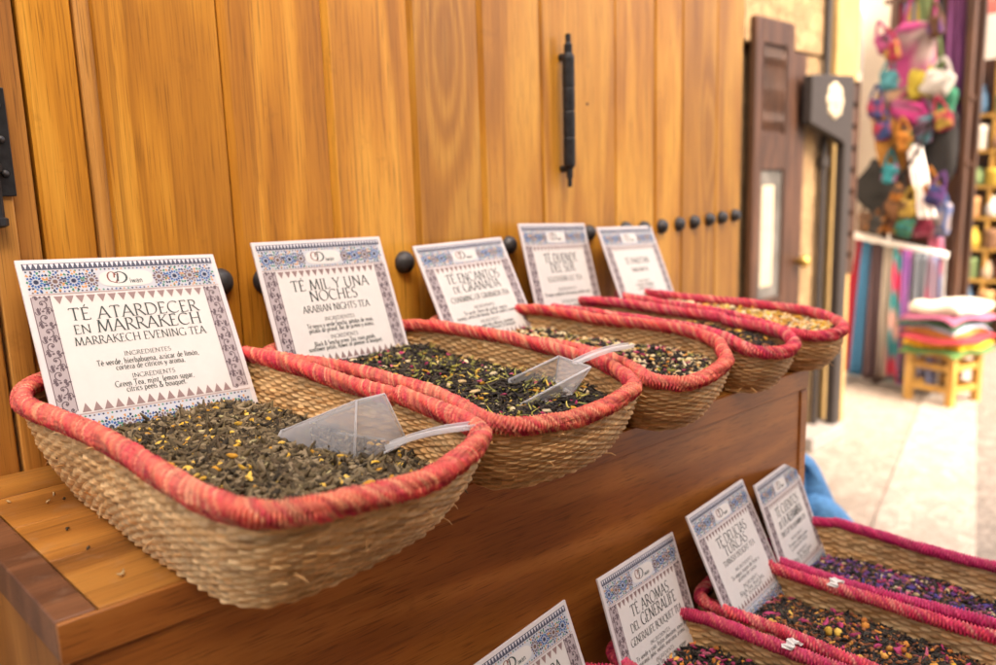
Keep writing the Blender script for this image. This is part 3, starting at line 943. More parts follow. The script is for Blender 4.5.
def lower_baskets():
    data = [
        ('nearest basket of the lower row, partly cut off, beside the Generalife tea sign', (2.37, 2.84, .36, 1.74), (2.33, 2.86, .28, 1.86), 'crimson', (2.86, 1.33)),
        ('lower basket of dark tea below the Turkish delights tea sign', (2.98, 3.44, .36, 1.74), (2.95, 3.47, .28, 1.86), 'coral', (3.47, 1.42)),
        ('farthest basket of the lower row, with bright magenta rim', (3.62, 4.10, .36, 1.74), (3.55, 4.14, .28, 1.86), 'magenta', None),
        ('first basket of the lower row, below the frame edge by the cut off sign', (1.62, 2.24, .36, 1.74), (1.58, 2.28, .28, 1.86), 'crimson', None),
    ]
    for i, (lab, B, R, rk, tp) in enumerate(data):
        basket(lab, rect_ctrl(*B, .08), rect_ctrl(*R, .13), -2.135, (-1.80, -1.80, -1.83, -1.83), .028, rk, GL, 31 + i, dens=.999, stake=.04, row=.018, tape=[tp] if tp else None)
    def mk(cx, z0):
        return lambda x, y: z0 + .05 * np.exp(-((x - cx) ** 2 / .06 + (y - 1.1) ** 2 / .3)) + .010 * np.sin(9 * x + 7 * y) + .007 * np.sin(17 * y - 6 * x)
    L = [('dark tea with orange and pink petals beside the Generalife tea sign', 0, [(100, .042, .010, .007, .3, BLACK, 0), (14, .030, .016, .009, .3, PINK, .006), (10, .03, .016, .01, .3, ORANGE, .006)], 3600),
         ('black tea with orange cubes and pink petals below the Turkish delights sign', 1, [(100, .032, .010, .007, .3, BLACK + RUST[2:], 0), (10, .022, .012, .009, .2, RUST + ORANGE, .002), (.7, .032, .028, .020, .05, YEL + ORANGE, .010), (1.5, .044, .022, .007, .4, PINK, .005)], 9000),
         ('dark tea with purple and blue petals in the magenta rimmed basket', 2, [(100, .034, .012, .008, .3, BLACK + RUST[:1], 0), (18, .034, .016, .008, .4, PURP, .003), (8, .03, .014, .008, .3, PINK, .003), (5, .026, .014, .009, .3, CREAM, .003)], 8000),
         ('plain dark tea in the first basket of the lower row', 3, [(100, .042, .012, .008, .3, BLACK, 0), (20, .03, .016, .01, .3, RUST, .006)], 1600)]
    for lab, i, mix, n in L:
        _, B, R, _, _ = data[i]
        tea(lab, inner(rect_ctrl(*B, .08), rect_ctrl(*R, .13), .55, .93), mk((R[0] + R[1]) / 2 - .03, -1.985 if i == 2 else -1.945), mix, n, 50 + i)
lower_baskets()

# ================================================================ lettering (own stroke font with a broad nib)
def arc(cx, cy, rx, ry, a0, a1, n=14):
    return [(cx + rx * math.cos(math.radians(a0 + (a1 - a0) * k / n)), cy + ry * math.sin(math.radians(a0 + (a1 - a0) * k / n))) for k in range(n + 1)]
def ln(*p): return [(p[i], p[i + 1]) for i in range(0, len(p), 2)]
G = {
 'A': (.74, [ln(.03, 0, .37, 1.0), ln(.37, 1.0, .71, 0), ln(.16, .34, .58, .34)]),
 'B': (.60, [ln(.12, 0, .12, 1), ln(.12, .99, .28, .99) + arc(.28, .76, .20, .23, 90, -90) + ln(.12, .53), ln(.28, .53) + arc(.30, .265, .24, .265, 90, -90) + ln(.12, .01)]),
 'C': (.78, [arc(.45, .5, .40, .5, 48, 312, 20)]),
 'D': (.80, [ln(.12, 0, .12, 1), ln(.12, .99, .32, .99) + arc(.32, .5, .42, .49, 90, -90, 20) + ln(.12, .01)]),
 'E': (.56, [ln(.12, 0, .12, 1), ln(.12, .985, .48, .985, .48, .88), ln(.12, .53, .40, .53), ln(.12, .015, .50, .015, .52, .13)]),
 'F': (.52, [ln(.12, 0, .12, 1), ln(.12, .985, .48, .985, .48, .88), ln(.12, .51, .40, .51)]),
 'G': (.82, [arc(.45, .5, .40, .5, 48, 318, 20), ln(.745, .02, .745, .42)]),
 'H': (.80, [ln(.12, 0, .12, 1), ln(.68, 0, .68, 1), ln(.12, .52, .68, .52)]),
 'I': (.26, [ln(.13, 0, .13, 1)]),
 'J': (.32, [ln(.18, 1, .18, 0) + arc(.04, 0, .14, .2, 0, -100, 6)]),
 'K': (.70, [ln(.12, 0, .12, 1), ln(.12, .48, .58, 1.0), ln(.26, .60, .70, 0)]),
 'L': (.54, [ln(.12, 0, .12, 1), ln(.12, .015, .50, .015, .53, .14)]),
 'M': (.94, [ln(.08, 0, .17, 1), ln(.17, .99, .46, .04), ln(.46, .04, .77, .99), ln(.77, 1, .86, 0)]),
 'N': (.82, [ln(.12, 0, .12, 1), ln(.12, .99, .70, .02), ln(.70, .02, .70, 1)]),
 'O': (.90, [arc(.45, .5, .40, .5, 0, 360, 26)]),
 'P': (.56, [ln(.12, 0, .12, 1), ln(.12, .99, .28, .99) + arc(.28, .73, .23, .26, 90, -90) + ln(.12, .47)]),
 'Q': (.90, [arc(.45, .5, .40, .5, 0, 360, 26), ln(.45, .05, .95, -.22)]),
 'R': (.66, [ln(.12, 0, .12, 1), ln(.12, .99, .28, .99) + arc(.28, .75, .22, .24, 90, -90) + ln(.12, .51), ln(.30, .51, .68, 0)]),
 'S': (.54, [arc(.28, .75, .19, .25, 40, 270, 12) + arc(.26, .26, .22, .26, 90, -140, 12)]),
 'T': (.64, [ln(.32, 0, .32, 1), ln(.03, .86, .05, .985, .59, .985, .61, .86)]),
 'U': (.78, [ln(.12, 1, .12, .32) + arc(.38, .32, .26, .33, 180, 360, 14) + ln(.64, 1)]),
 'V': (.74, [ln(.03, 1.0, .37, .0), ln(.37, .0, .71, 1.0)]),
 'W': (1.06, [ln(.03, 1, .29, 0), ln(.29, 0, .53, .98), ln(.53, .98, .77, 0), ln(.77, 0, 1.03, 1)]),
 'X': (.70, [ln(.05, 1, .65, 0), ln(.05, 0, .63, 1)]),
 'Y': (.66, [ln(.33, 0, .33, .46), ln(.03, 1, .33, .46), ln(.33, .46, .63, 1)]),
 'Z': (.62, [ln(.05, .86, .06, .985, .56, .985, .05, .015, .57, .015, .59, .14)]),
 'a': (.48, [arc(.22, .44, .16, .18, 150, 0, 6) + ln(.38, .06, .44, 0), arc(.22, .18, .17, .18, 60, 330, 10)]),
 'b': (.54, [ln(.1, 1, .1, .02), arc(.28, .31, .19, .31, 150, -150, 14)]),
 'c': (.44, [arc(.25, .31, .2, .31, 50, 315, 12)]),
 'd': (.54, [ln(.43, 1, .43, 0), arc(.25, .31, .19, .31, 30, 330, 14)]),
 'e': (.47, [ln(.06, .34, .41, .34) + arc(.24, .31, .19, .31, 5, 310, 14)]),
 'f': (.32, [ln(.13, 0, .13, .8) + arc(.25, .8, .12, .18, 180, 50, 6), ln(.02, .6, .3, .6)]),
 'g': (.50, [arc(.23, .38, .17, .23, 0, 360, 14), arc(.22, -.06, .18, .16, 80, 400, 12)]),
 'h': (.54, [ln(.1, 1, .1, 0), arc(.27, .42, .16, .19, 170, 0, 8) + ln(.43, 0)]),
 'i': (.24, [ln(.12, .62, .12, 0), arc(.12, .84, .03, .03, 0, 360, 6)]),
 'j': (.24, [ln(.14, .62, .14, -.1) + arc(.04, -.1, .1, .14, 0, -90, 5), arc(.14, .84, .03, .03, 0, 360, 6)]),
 'k': (.50, [ln(.1, 1, .1, 0), ln(.1, .26, .40, .61), ln(.2, .36, .47, 0)]),
 'l': (.24, [ln(.12, 1, .12, 0)]),
 'm': (.82, [ln(.1, .62, .1, 0), arc(.25, .42, .14, .19, 170, 0, 8) + ln(.39, 0), arc(.54, .42, .15, .19, 170, 0, 8) + ln(.69, 0)]),
 'n': (.54, [ln(.1, .62, .1, 0), arc(.27, .42, .16, .19, 170, 0, 8) + ln(.43, 0)]),
 'o': (.52, [arc(.26, .31, .2, .31, 0, 360, 18)]),
 'p': (.54, [ln(.1, .62, .1, -.3), arc(.28, .31, .19, .31, 150, -150, 14)]),
 'q': (.54, [ln(.43, .62, .43, -.3), arc(.25, .31, .19, .31, 30, 330, 14)]),
 'r': (.36, [ln(.1, .62, .1, 0), arc(.24, .42, .14, .18, 170, 50, 6)]),
 's': (.38, [arc(.19, .46, .13, .155, 40, 270, 8) + arc(.18, .16, .14, .16, 90, -140, 8)]),
 't': (.32, [ln(.13, .8, .13, .12) + arc(.22, .12, .09, .12, 180, 300, 5), ln(.02, .6, .28, .6)]),
 'u': (.54, [ln(.1, .62, .1, .2) + arc(.26, .2, .16, .2, 180, 350, 8), ln(.43, .62, .43, 0)]),
 'v': (.48, [ln(.03, .62, .24, 0), ln(.24, 0, .45, .62)]),
 'w': (.72, [ln(.03, .62, .2, 0), ln(.2, 0, .36, .6), ln(.36, .6, .52, 0), ln(.52, 0, .69, .62)]),
 'x': (.48, [ln(.05, .62, .43, 0), ln(.05, 0, .42, .62)]),
 'y': (.48, [ln(.03, .62, .25, .02), ln(.45, .62, .20, -.22, .06, -.3)]),
 'z': (.44, [ln(.05, .6, .38, .6, .05, .02, .4, .02)]),
 ',': (.22, [ln(.12, .05, .06, -.14)]), '.': (.22, [arc(.1, .03, .03, .03, 0, 360, 6)]),
 '&': (.76, [ln(.70, .45, .45, 0) , arc(.28, .24, .22, .24, 330, 100, 10) + ln(.42, .68) + arc(.32, .8, .13, .19, -30, 220, 10) + ln(.66, .02)]),
 ' ': (.30, []),
}
ACC = {'É': 'E', 'Í': 'I', 'é': 'e', 'í': 'i', 'ú': 'u', 'ó': 'o', 'á': 'a'}

class Flat:
    """flat coloured polygons in card coordinates (s to the right, v downwards, card width = 1)"""
    def __init__(s, h):
        s.v, s.f, s.c, s.h, s.k = [], [], [], h, 0
    def poly(s, pts, col=(0, 0, 0), lift=0.0):
        s.k += 1
        n = len(s.v)
        h = s.h + lift + (s.k % 7) * .00006
        s.v += [(a, b, h) for a, b in pts]
        s.f.append(tuple(range(n, n + len(pts))))
        s.c.append(col)
    def stroke(s, pts, wfun, col=(0, 0, 0), lift=0.0):
        p = [Vector(q) for q in pts]
        q2 = [p[0]]
        for a in p[1:]:
            if (a - q2[-1]).length > 1e-6:
                q2.append(a)
        p = q2
        if len(p) < 2: return
        s.k += 1
        h = s.h + lift + (s.k % 7) * .00006
        n = len(s.v)
        m = len(p)
        for i in range(m):
            d = (p[min(i + 1, m - 1)] - p[max(i - 1, 0)])
            if d.length < 1e-9: d = Vector((1, 0))
            d.normalize()
            w = wfun(d) / 2
            nn = Vector((-d.y, d.x)) * w
            s.v += [(p[i].x + nn.x, p[i].y + nn.y, h), (p[i].x - nn.x, p[i].y - nn.y, h)]
        for i in range(m - 1):
            s.f.append((n + 2 * i, n + 2 * i + 1, n + 2 * i + 3, n + 2 * i + 2))
            s.c.append(col)
    def place(s, name, m, A, u, v, w, parent, org):
        nrm = v.cross(u).normalized()       # points out of the card towards the viewer
        vs = [(A + u * (a * w) + v * (b * w) + nrm * (h * w) - org) * U for a, b, h in s.v]
        o = link_mesh(name, vs, s.f, m, parent, fcol=s.c)
        return o

def text_width(t, hgt, track):
    return sum((G[ACC.get(c, c)][0] + track) * hgt for c in t) - track * hgt

def text(fl, t, cx, base, hgt, width=None, thick=.125, thin=.04, track=.06, small=None, lift=0.0, cond=1.0):
    """t may hold '|' between a small-cap part and a full-size part"""
    segs = []
    if small and '|' in t:
        a, b = t.split('|')
        segs = [(a, hgt * small), (' ' + b, hgt)]
    else:
        segs = [(t, hgt)]
    tot = sum(text_width(x, h, track) for x, h in segs)
    sx = (width / tot) if width else cond
    x = cx - tot * sx / 2
    for txt, h in segs:
        for ch in txt:
            g = ACC.get(ch, ch)
            wd, strokes = G[g]
            def wf(d, h=h):
                # broad nib: verticals thick, horizontals thin
                return h * (thin + (thick - thin) * abs(d.y * .93 + d.x * .36) ** 1.5)
            up = g.isupper()
            for st in strokes:
                pts = [(x + a * h * sx, base - b * h) for a, b in st]
                fl.stroke(pts, wf, lift=lift)
                if len(st) == 2 or (g in 'UJ'):
                    for (a, b) in (st[0], st[-1]):
                        vertical = abs(st[0][1] - st[-1][1]) > .5 or g in 'U'
                        if vertical and (abs(b) < .001 or abs(b - 1) < .001 or (not up and abs(b - .62) < .001)) and not (g == 'A' and b > .9) and not (g in 'VWM' and b < .1 and .2 < a < .6):
                            hw = .105 if up else .08
                            yy = base - b * h + (.017 * h if b > .5 else -.017 * h)
                            fl.stroke([(x + a * h * sx - hw * h * sx, yy), (x + a * h * sx + hw * h * sx, yy)], lambda d, h=h: .038 * h, lift=lift)
            if ch in 'ÉÍéíúóá':
                ax = x + wd * .5 * h * sx
                y0 = base - (1.08 if ch in 'ÉÍ' else .74) * h
                fl.stroke([(ax - .03 * h, y0), (ax + .10 * h, y0 - .17 * h)], lambda d, h=h: .07 * h, lift=lift)
            x += (wd + track) * h * sx

NAVY, BLUE, LBLUE = (.014, .022, .065), (.02, .075, .25), (.06, .19, .40)
GRN, ORG, BRN, WHT = (.03, .20, .11), (.55, .25, .07), (.16, .09, .07), (.66, .64, .62)
MAU, DMAU, LMAU = (.27, .175, .16), (.11, .075, .085), (.40, .335, .33)
CREAMP = (.635, .60, .555)

def ornament(fl, seed=0):
    rnd = random.Random(seed)
    # pale ground of the panels, a shade off the card
    fl.poly([(.118, .20), (.882, .20), (.882, .806), (.118, .806)], CREAMP, lift=-.0012)
    def mosaic(v0, v1, skip, mid):
        fl.poly([(.027, v0), (.973, v0), (.973, v1), (.027, v1)], (.50, .51, .54), lift=-.0012)
        def inside(a, b): return .030 < a < .970 and v0 + .002 < b < v1 - .002 and not (skip and abs(a - .494) < .142 and abs(b - .123) < .050)
        pitch = .0845
        xs = [.07 + pitch * k for k in range(11)]
        for k, cx in enumerate(xs):
            kind = k % 2
            def pt(r, a, q=0.0): return (cx + r * math.cos(a), mid + r * math.sin(a))
            nP = 12
            if inside(cx, mid):
                star = []
                for i in range(2 * nP):
                    star.append(pt(.0155 if i % 2 == 0 else .0095, math.pi * i / nP))
                fl.poly(star, NAVY if kind == 0 else BRN)
            for i in range(nP):
                a = 2 * math.pi * (i + .5) / nP
                c1 = pt(.0225, a)
                if inside(*c1):
                    fl.poly([pt(.0165, a), pt(.0225, a + .24), pt(.0325, a + .15), pt(.0325, a - .15), pt(.0225, a - .24)], (BLUE if i % 3 else LBLUE) if kind == 0 else ((.13, .10, .16) if i % 2 else BRN))
                a = 2 * math.pi * i / nP
                c2 = pt(.0385, a)
                if inside(*c2):
                    r0, r1, da = .0325, .0455, .19
                    col = [GRN, ORG, NAVY, LBLUE, BRN, BLUE][(i * 5 + k * 2) % 6]
                    fl.poly([pt(r0, a), pt(.0385, a + da), pt(r1, a), pt(.0385, a - da)], col)
                a = 2 * math.pi * (i + .5) / nP
                c3 = pt(.049, a)
                if inside(*c3):
                    col = [NAVY, GRN, BLUE, ORG][(i + k) % 4]
                    fl.poly([pt(.0425, a - .08), pt(.0425, a + .08), pt(.056, a + .11), pt(.056, a - .11)], col)
        # rows of small lozenges along both edges
        nL = 46
        for r_, vv in enumerate((v0 + .007, v1 - .007)):
            for i in range(nL):
                a = .035 + .93 * (i + .5 * r_) / nL
                if .032 < a < .968:
                    fl.poly([(a - .006, vv), (a, vv - .0055), (a + .006, vv), (a, vv + .0055)], [NAVY, BRN, BLUE, NAVY, ORG, GRN][(i * 7 + r_) % 6])
    mosaic(.060, .186, True, .123)
    mosaic(.818, .974, False, .896)
    # dark band with white teeth along the top edge
    fl.poly([(.024, .023), (.976, .023), (.976, .0585), (.024, .0585)], (.06, .065, .10), lift=-.0010)
    for i in range(40):
        a = .027 + .946 * i / 40
        fl.poly([(a + .003, .027), (a + .0205, .027), (a + .0118, .053)], (.62, .60, .62))
    for vv in (.190, .812):
        fl.poly([(.025, vv - .0022), (.975, vv - .0022), (.975, vv + .0022), (.025, vv + .0022)], (.42, .30, .26))
    # rows of teeth round the text panel
    nT = 15
    for i in range(nT):
        a = .125 + .75 * i / nT
        w_ = .75 / nT
        fl.poly([(a + .004, .203), (a + w_ - .004, .203), (a + w_ / 2, .246)], MAU)
        fl.poly([(a + .004, .803), (a + w_ / 2, .758), (a + w_ - .004, .803)], MAU)
    # scrollwork on the two side strips
    for s0, sg in ((.027, 1), (.973, -1)):
        X = lambda a: s0 + sg * a
        fl.poly([(X(0), .202), (X(.088), .202), (X(.088), .792), (X(0), .792)], LMAU, lift=-.0010)
        for e in (.003, .085):
            fl.poly([(X(e - .0018), .202), (X(e + .0018), .202), (X(e + .0018), .792), (X(e - .0018), .792)], DMAU)
        nR = 8
        for i in range(nR):
            c = .202 + .59 * (i + .5) / nR
            h = .59 / nR
            fl2 = 1 if i % 2 else -1
            for (cx, cy, r, d, a0) in ((.044, c, .026, fl2, 90), (.022, c - h * .40, .014, -fl2, 200), (.066, c + h * .40, .014, fl2, 20), (.066, c - h * .36, .012, fl2, 140), (.022, c + h * .36, .012, -fl2, -40)):
                pts = []
                for k in range(19):
                    tt = k / 18
                    a = math.radians(a0) + d * tt * 5.4
                    rr = r * (1 - .80 * tt)
                    pts.append((X(cx + rr * math.cos(a)), cy + rr * math.sin(a) * 1.05))
                fl.stroke(pts, lambda dd, r=r: .0052 if r > .02 else .0040, DMAU)
                lf = (X(cx), cy)
                fl.poly([(lf[0] - .006, lf[1]), (lf[0], lf[1] - .010), (lf[0] + .007, lf[1]), (lf[0], lf[1] + .010)], DMAU)
            for k in range(4):
                a = .014 + .02 * k
                fl.poly([(X(a), c - h * .5), (X(a + .010), c - h * .5 - .006), (X(a + .016), c - h * .5 + .002), (X(a + .006), c - h * .5 + .007)], DMAU)

def emblem(fl):
    ov = [(.494 + .135 * math.copysign(abs(math.cos(t)) ** .55, math.cos(t)), .123 + .046 * math.copysign(abs(math.sin(t)) ** .75, math.sin(t))) for t in [2 * math.pi * k / 40 for k in range(40)]]
    fl.poly(ov, CREAMP)
    RB, DG = (.20, .055, .035), (.03, .055, .05)
    w = lambda d: .0035 + .0045 * abs(d.y)
    # heart-like loop and the big D
    fl.stroke(arc(.423, .113, .021, .028, -20, -250, 16) + [(.438, .147)], w, RB, .0003)
    fl.stroke([(.438, .147), (.452, .118), (.455, .096), (.447, .087), (.437, .095), (.434, .118)], w, RB, .0003)
    fl.stroke([(.452, .098), (.449, .140)], w, DG, .0003)
    fl.stroke([(.440, .092), (.462, .085)] + arc(.455, .117, .040, .032, -80, 95, 16) + [(.440, .148)], lambda d: .003 + .008 * abs(d.y), DG, .0003)
    x = .506
    for ch in 'iwan':
        wd, st = G[ch]
        for s_ in st:
            fl.stroke([(x + a * .030, .151 - b * .030) for a, b in s_], lambda d: .0042, DG, .0003)
        x += (wd + .05) * .031

ING = ['INGREDIENTES', 'INGREDIENTS']
CARDS = [
 # label, A, u, v, w, lines: (text, baseline, height, width)
 ('white tea sign reading TÉ ATARDECER EN MARRAKECH, in the nearest basket', (.818, 3.28, -.204), (.999, .011, -.047), (-.035, -.499, -.866), .743, 1.0,
  [('TÉ ATARDECER', .337, .066, .645), ('EN|MARRAKECH', .410, .066, .635), ('MARRAKECH EVENING TEA', .470, .043, .655), ('INGREDIENTES', .546, .023, .235),
   ('Té verde, hierbabuena, azúcar de limón,', .586, .030, .51), ('corteza de cítricos y aroma.', .617, .030, .345), ('INGREDIENTS', .666, .023, .215), ('Green Tea, mint, lemon sugar,', .704, .030, .395), ('citrics peels & bouquet.', .734, .030, .30)]),
 ('white tea sign reading TÉ MIL Y UNA NOCHES, in the second basket', (1.73, 3.28, -.203), (.999, .037, -.024), (-.009, -.357, -.934), .702, 1.0,
  [('TÉ MIL Y UNA', .338, .070, .60), ('NOCHES', .414, .070, .37), ('ARABIAN NIGHTS TEA', .484, .045, .52), ('INGREDIENTES', .546, .023, .235),
   ('Té negro y verde Sencha, pétalos de rosas,', .586, .030, .52), ('pétalos de girasol, flor de jazmín y aroma.', .617, .030, .51), ('INGREDIENTS', .666, .023, .215), ('Black & Sencha green Tea, roses petals,', .704, .030, .48), ('sunflower petals, flower of jasmine & bouquet.', .734, .030, .58)]),
 ('white tea sign reading TÉ ENCANTOS DE GRANADA, in the third basket', (2.617, 3.28, -.28), (.997, .076, .005), (.038, -.439, -.898), .684, 1.0,
  [('TÉ ENCANTOS', .338, .074, .60), ('DE|GRANADA', .418, .074, .53), ('CHARMING OF GRANADA TEA', .492, .045, .66), ('INGREDIENTES', .560, .023, .235),
   ('Té verde, flores de azahar, menta,', .600, .030, .50), ('naranja, corteza de naranja, flor de azahar y aroma.', .632, .030, .68), ('INGREDIENTS', .680, .023, .215), ('Green Tea, apple bits, hibiscus, cinnamon,', .716, .030, .53), ('flower of orange blossom & bouquet.', .746, .030, .56)]),
 ('white tea sign reading TÉ DUENDE DEL SUR, in the fourth basket', (3.389, 3.28, -.206), (.992, .118, -.049), (-.015, -.276, -.961), .695, 1.0,
  [('TÉ DUENDE', .345, .078, .50), ('DEL SUR', .430, .078, .36), ('SOUTHERN ELF TEA', .512, .045, .52), ('INGREDIENTES', .590, .023, .27), ('Té negro, pedacitos de naranja, pétalos rojos.', .632, .032, .70), ('INGREDIENTS', .700, .023, .24), ('Black Tea, orange peels, red petals & bouquet.', .740, .032, .72)]),
 ('white tea sign with small faded title, farthest of the upper signs', (4.10, 3.28, -.265), (.993, .109, -.040), (.005, -.39, -.921), .700, 1.0,
  [('TÉ PAKISTÁN'.replace('Á', 'A'), .375, .060, .44), ('PAKISTAN TEA', .455, .040, .30), ('INGREDIENTES', .560, .023, .22), ('Té negro, cardamomo,', .595, .030, .34), ('canela y aroma.', .630, .030, .32), ('INGREDIENTS', .690, .023, .2), ('Black Tea, cardamom, cinnamon', .725, .030, .52), ('& bouquet.', .756, .030, .30)]),
 ('white tea sign cut off by the bottom edge of the photo', (1.529, 1.86, -1.574), (.996, .029, .087), (.091, -.293, -.952), .615, 1.0,
  [('TÉ DE LA ALHAMBRA', .338, .066, .62), ('ALHAMBRA TEA', .43, .045, .5)]),
 ('white tea sign reading TÉ AROMAS DEL GENERALIFE, in the lower row', (2.311, 1.86, -1.497), (.994, .104, -.040), (-.004, -.331, -.944), .614, 1.0,
  [('TÉ AROMAS', .338, .074, .50), ('DEL|GENERALIFE', .424, .076, .60), ('GENERALIFE BOUQUET TEA', .502, .048, .68), ('INGREDIENTES', .565, .023, .26),
   ('Té verde y rojo, frutas silvestres, rosas y', .602, .030, .66), ('naranja, piña, melón, manzana, aroma.', .636, .030, .62), ('INGREDIENTS', .684, .023, .24), ('Green & red Tea, fruit, roses, orange', .718, .030, .56), ('pineapple, melon & bouquet.', .748, .030, .42)]),
 ('white tea sign reading TÉ DELICIAS TURCAS, in the lower row', (2.929, 1.86, -1.436), (.995, .102, -.009), (.036, -.435, -.900), .591, 1.0,
  [('TÉ DELICIAS', .340, .074, .52), ('TURCAS', .420, .072, .40), ('TURKISH DELIGHT TEA', .478, .040, .56), ('INGREDIENTES', .556, .023, .30), ('Té negro, trozos de fruta y', .596, .032, .50), ('aroma de rosas.', .632, .032, .34), ('INGREDIENTS', .690, .023, .26), ('Black Tea, fruit bits,', .728, .032, .44), ('& bouquet.', .756, .030, .34)]),
 ('white tea sign with very blurred title, farthest of the lower signs', (3.526, 1.86, -1.464), (.988, .146, -.048), (.010, -.369, -.929), .603, 1.0,
  [('TÉ CUENTOS', .340, .078, .56), ('DE|LA ALHAMBRA', .430, .074, .58), ('TALES OF THE ALHAMBRA TEA', .500, .042, .62), ('INGREDIENTES', .570, .023, .28), ('Té negro, pétalos azules', .610, .032, .48), ('y aroma de frutas.', .644, .032, .42), ('INGREDIENTS', .700, .023, .26), ('Black Tea, blue petals,', .735, .032, .46), ('& bouquet.', .760, .030, .30)]),
]
# accented letters used only in the small print
G['ñ'] = (G['n'][0], G['n'][1] + [ln(.12, .78, .22, .84, .32, .78, .42, .84)])

def cards():
    orn = Flat(.0016); ornament(orn)
    emb = Flat(.0026); emblem(emb)
    for lab, A, u, v, w, hgt, lines in CARDS:
        A, u, v = Vector(A), Vector(u).normalized(), Vector(v)
        v = (v - u * u.dot(v)).normalized()
        org = A + u * (w / 2) + v * (hgt * w)
        lower = A.z < -1
        t = thing('tea_sign', lab, 'sign', P(*org), 'lower row of tea signs' if lower else 'upper row of tea signs')
        nrm = v.cross(u).normalized()
        th = .010
        mb = MB()
        p = [A + u * w * a + v * w * b for a, b in ((0, hgt), (1, hgt), (1, 0), (0, 0))]
        mb.hexa([q - nrm * th - org for q in p] + [q - org for q in p])
        mb.build('card', M['board'], t, bevel=.0006)
        orn.place('printed_border', M['print'], A, u, v, w, t, org)
        e = emb.place('emblem', M['print'], A, u, v, w, t, org)
        tx = Flat(.0022)
        for s_, base, h, wd in lines:
            big = h > .035
            text(tx, s_, .5, base, h, wd, thick=.125 if big else .13, thin=.042 if big else .06, small=.72)
        tx.c = [(.035, .05, .045)] * len(tx.c)
        tx.place('lettering', M['print'], A, u, v, w, t, org)
cards()

# ================================================================ scoops
def scoop(label, bowl_v, bowl_f, h0, h1, hw, loc):
    t = thing('plastic_scoop', label, 'scoop', P(*loc), 'clear plastic scoops')
    org = Vector(loc)
    o = link_mesh('bowl', [(Vector(q) - org) * U for q in bowl_v], bowl_f, M['plastic'], t)
    bm = bmesh.new(); bm.from_mesh(o.data)
    bmesh.ops.recalc_face_normals(bm, faces=bm.faces)
    bm.to_mesh(o.data); bm.free()
    bv = o.modifiers.new('bevel', 'BEVEL'); bv.width = .0032; bv.segments = 4
    so = o.modifiers.new('solid', 'SOLIDIFY'); so.thickness = .0011; so.offset = 0
    o.data.polygons.foreach_set('use_smooth', np.ones(len(o.data.polygons), dtype=bool))
    mb = MB()
    ed = {}
    for f in bowl_f:
        for i0, i1 in zip(f, f[1:] + f[:1]):
            ed[tuple(sorted((i0, i1)))] = ed.get(tuple(sorted((i0, i1))), 0) + 1
    for (i0, i1), cnt in ed.items():
        mb.bar(Vector(bowl_v[i0]) - org, Vector(bowl_v[i1]) - org, .0050 if cnt == 1 else .0036, 8)
    mb.build('lip', M['plastic_edge'], t, smooth=True)
    a, b = Vector(h0) - org, Vector(h1) - org
    d = (b - a).normalized()
    side = d.cross(Vector((0, 0, 1))).normalized()
    up = side.cross(d)
    mb = MB()
    # channel-section handle: a floor and two flanges, rounded end
    n = 8
    vs = []
    for k in range(n + 1):
        tt = k / n
        w_ = hw * (.85 + .25 * tt) * (1 if k < n else .7)
        c = a + (b - a) * tt + up * (.012 * math.sin(math.pi * tt))
        for sx, uz in ((-1, .010), (-1, -.006), (1, -.006), (1, .010), (.72, .010), (.72, .001), (-.72, .001), (-.72, .010)):
            vs.append(c + side * (w_ * sx) + up * uz)
    fs = []
    for k in range(n):
        for q in range(8):
            q2 = (q + 1) % 8
            fs.append((k * 8 + q, k * 8 + q2, (k + 1) * 8 + q2, (k + 1) * 8 + q))
    fs += [(0, 1, 6, 7), (1, 2, 5, 6), (2, 3, 4, 5)]
    e = n * 8
    fs += [(e, e + 7, e + 6, e + 1), (e + 1, e + 6, e + 5, e + 2), (e + 2, e + 5, e + 4, e + 3)]
    mb.add(vs, fs)
    mb.build('handle', M['plastic_edge'], t, bevel=.0006)
scoop('frosted clear scoop lying face down in the nearest basket, handle on the rim',
      [(1.345, 2.02, -.825), (1.575, 2.05, -.805), (1.52, 2.085, -.640), (1.395, 2.06, -.632), (1.27, 2.36, -.810), (1.50, 2.44, -.83), (1.46, 2.41, -.775), (1.30, 2.36, -.765)],
      [(0, 1, 2, 3), (0, 3, 7, 4), (1, 5, 6, 2), (3, 2, 6, 7)], (1.475, 2.02, -.790), (1.625, 1.765, -.708), .026, (1.42, 2.2, -.82))
scoop('clear scoop standing upright in the second basket, handle over the rim',
      [(2.12, 2.06, -.815), (2.27, 2.25, -.815), (2.46, 2.19, -.790), (2.34, 2.00, -.790), (2.12, 2.06, -.795), (2.25, 2.25, -.755), (2.455, 2.165, -.683), (2.40, 1.955, -.690)],
      [(0, 1, 2, 3), (0, 3, 7, 4), (1, 5, 6, 2), (3, 2, 6, 7)], (2.415, 2.05, -.690), (2.70, 1.985, -.655), .026, (2.3, 2.1, -.81))

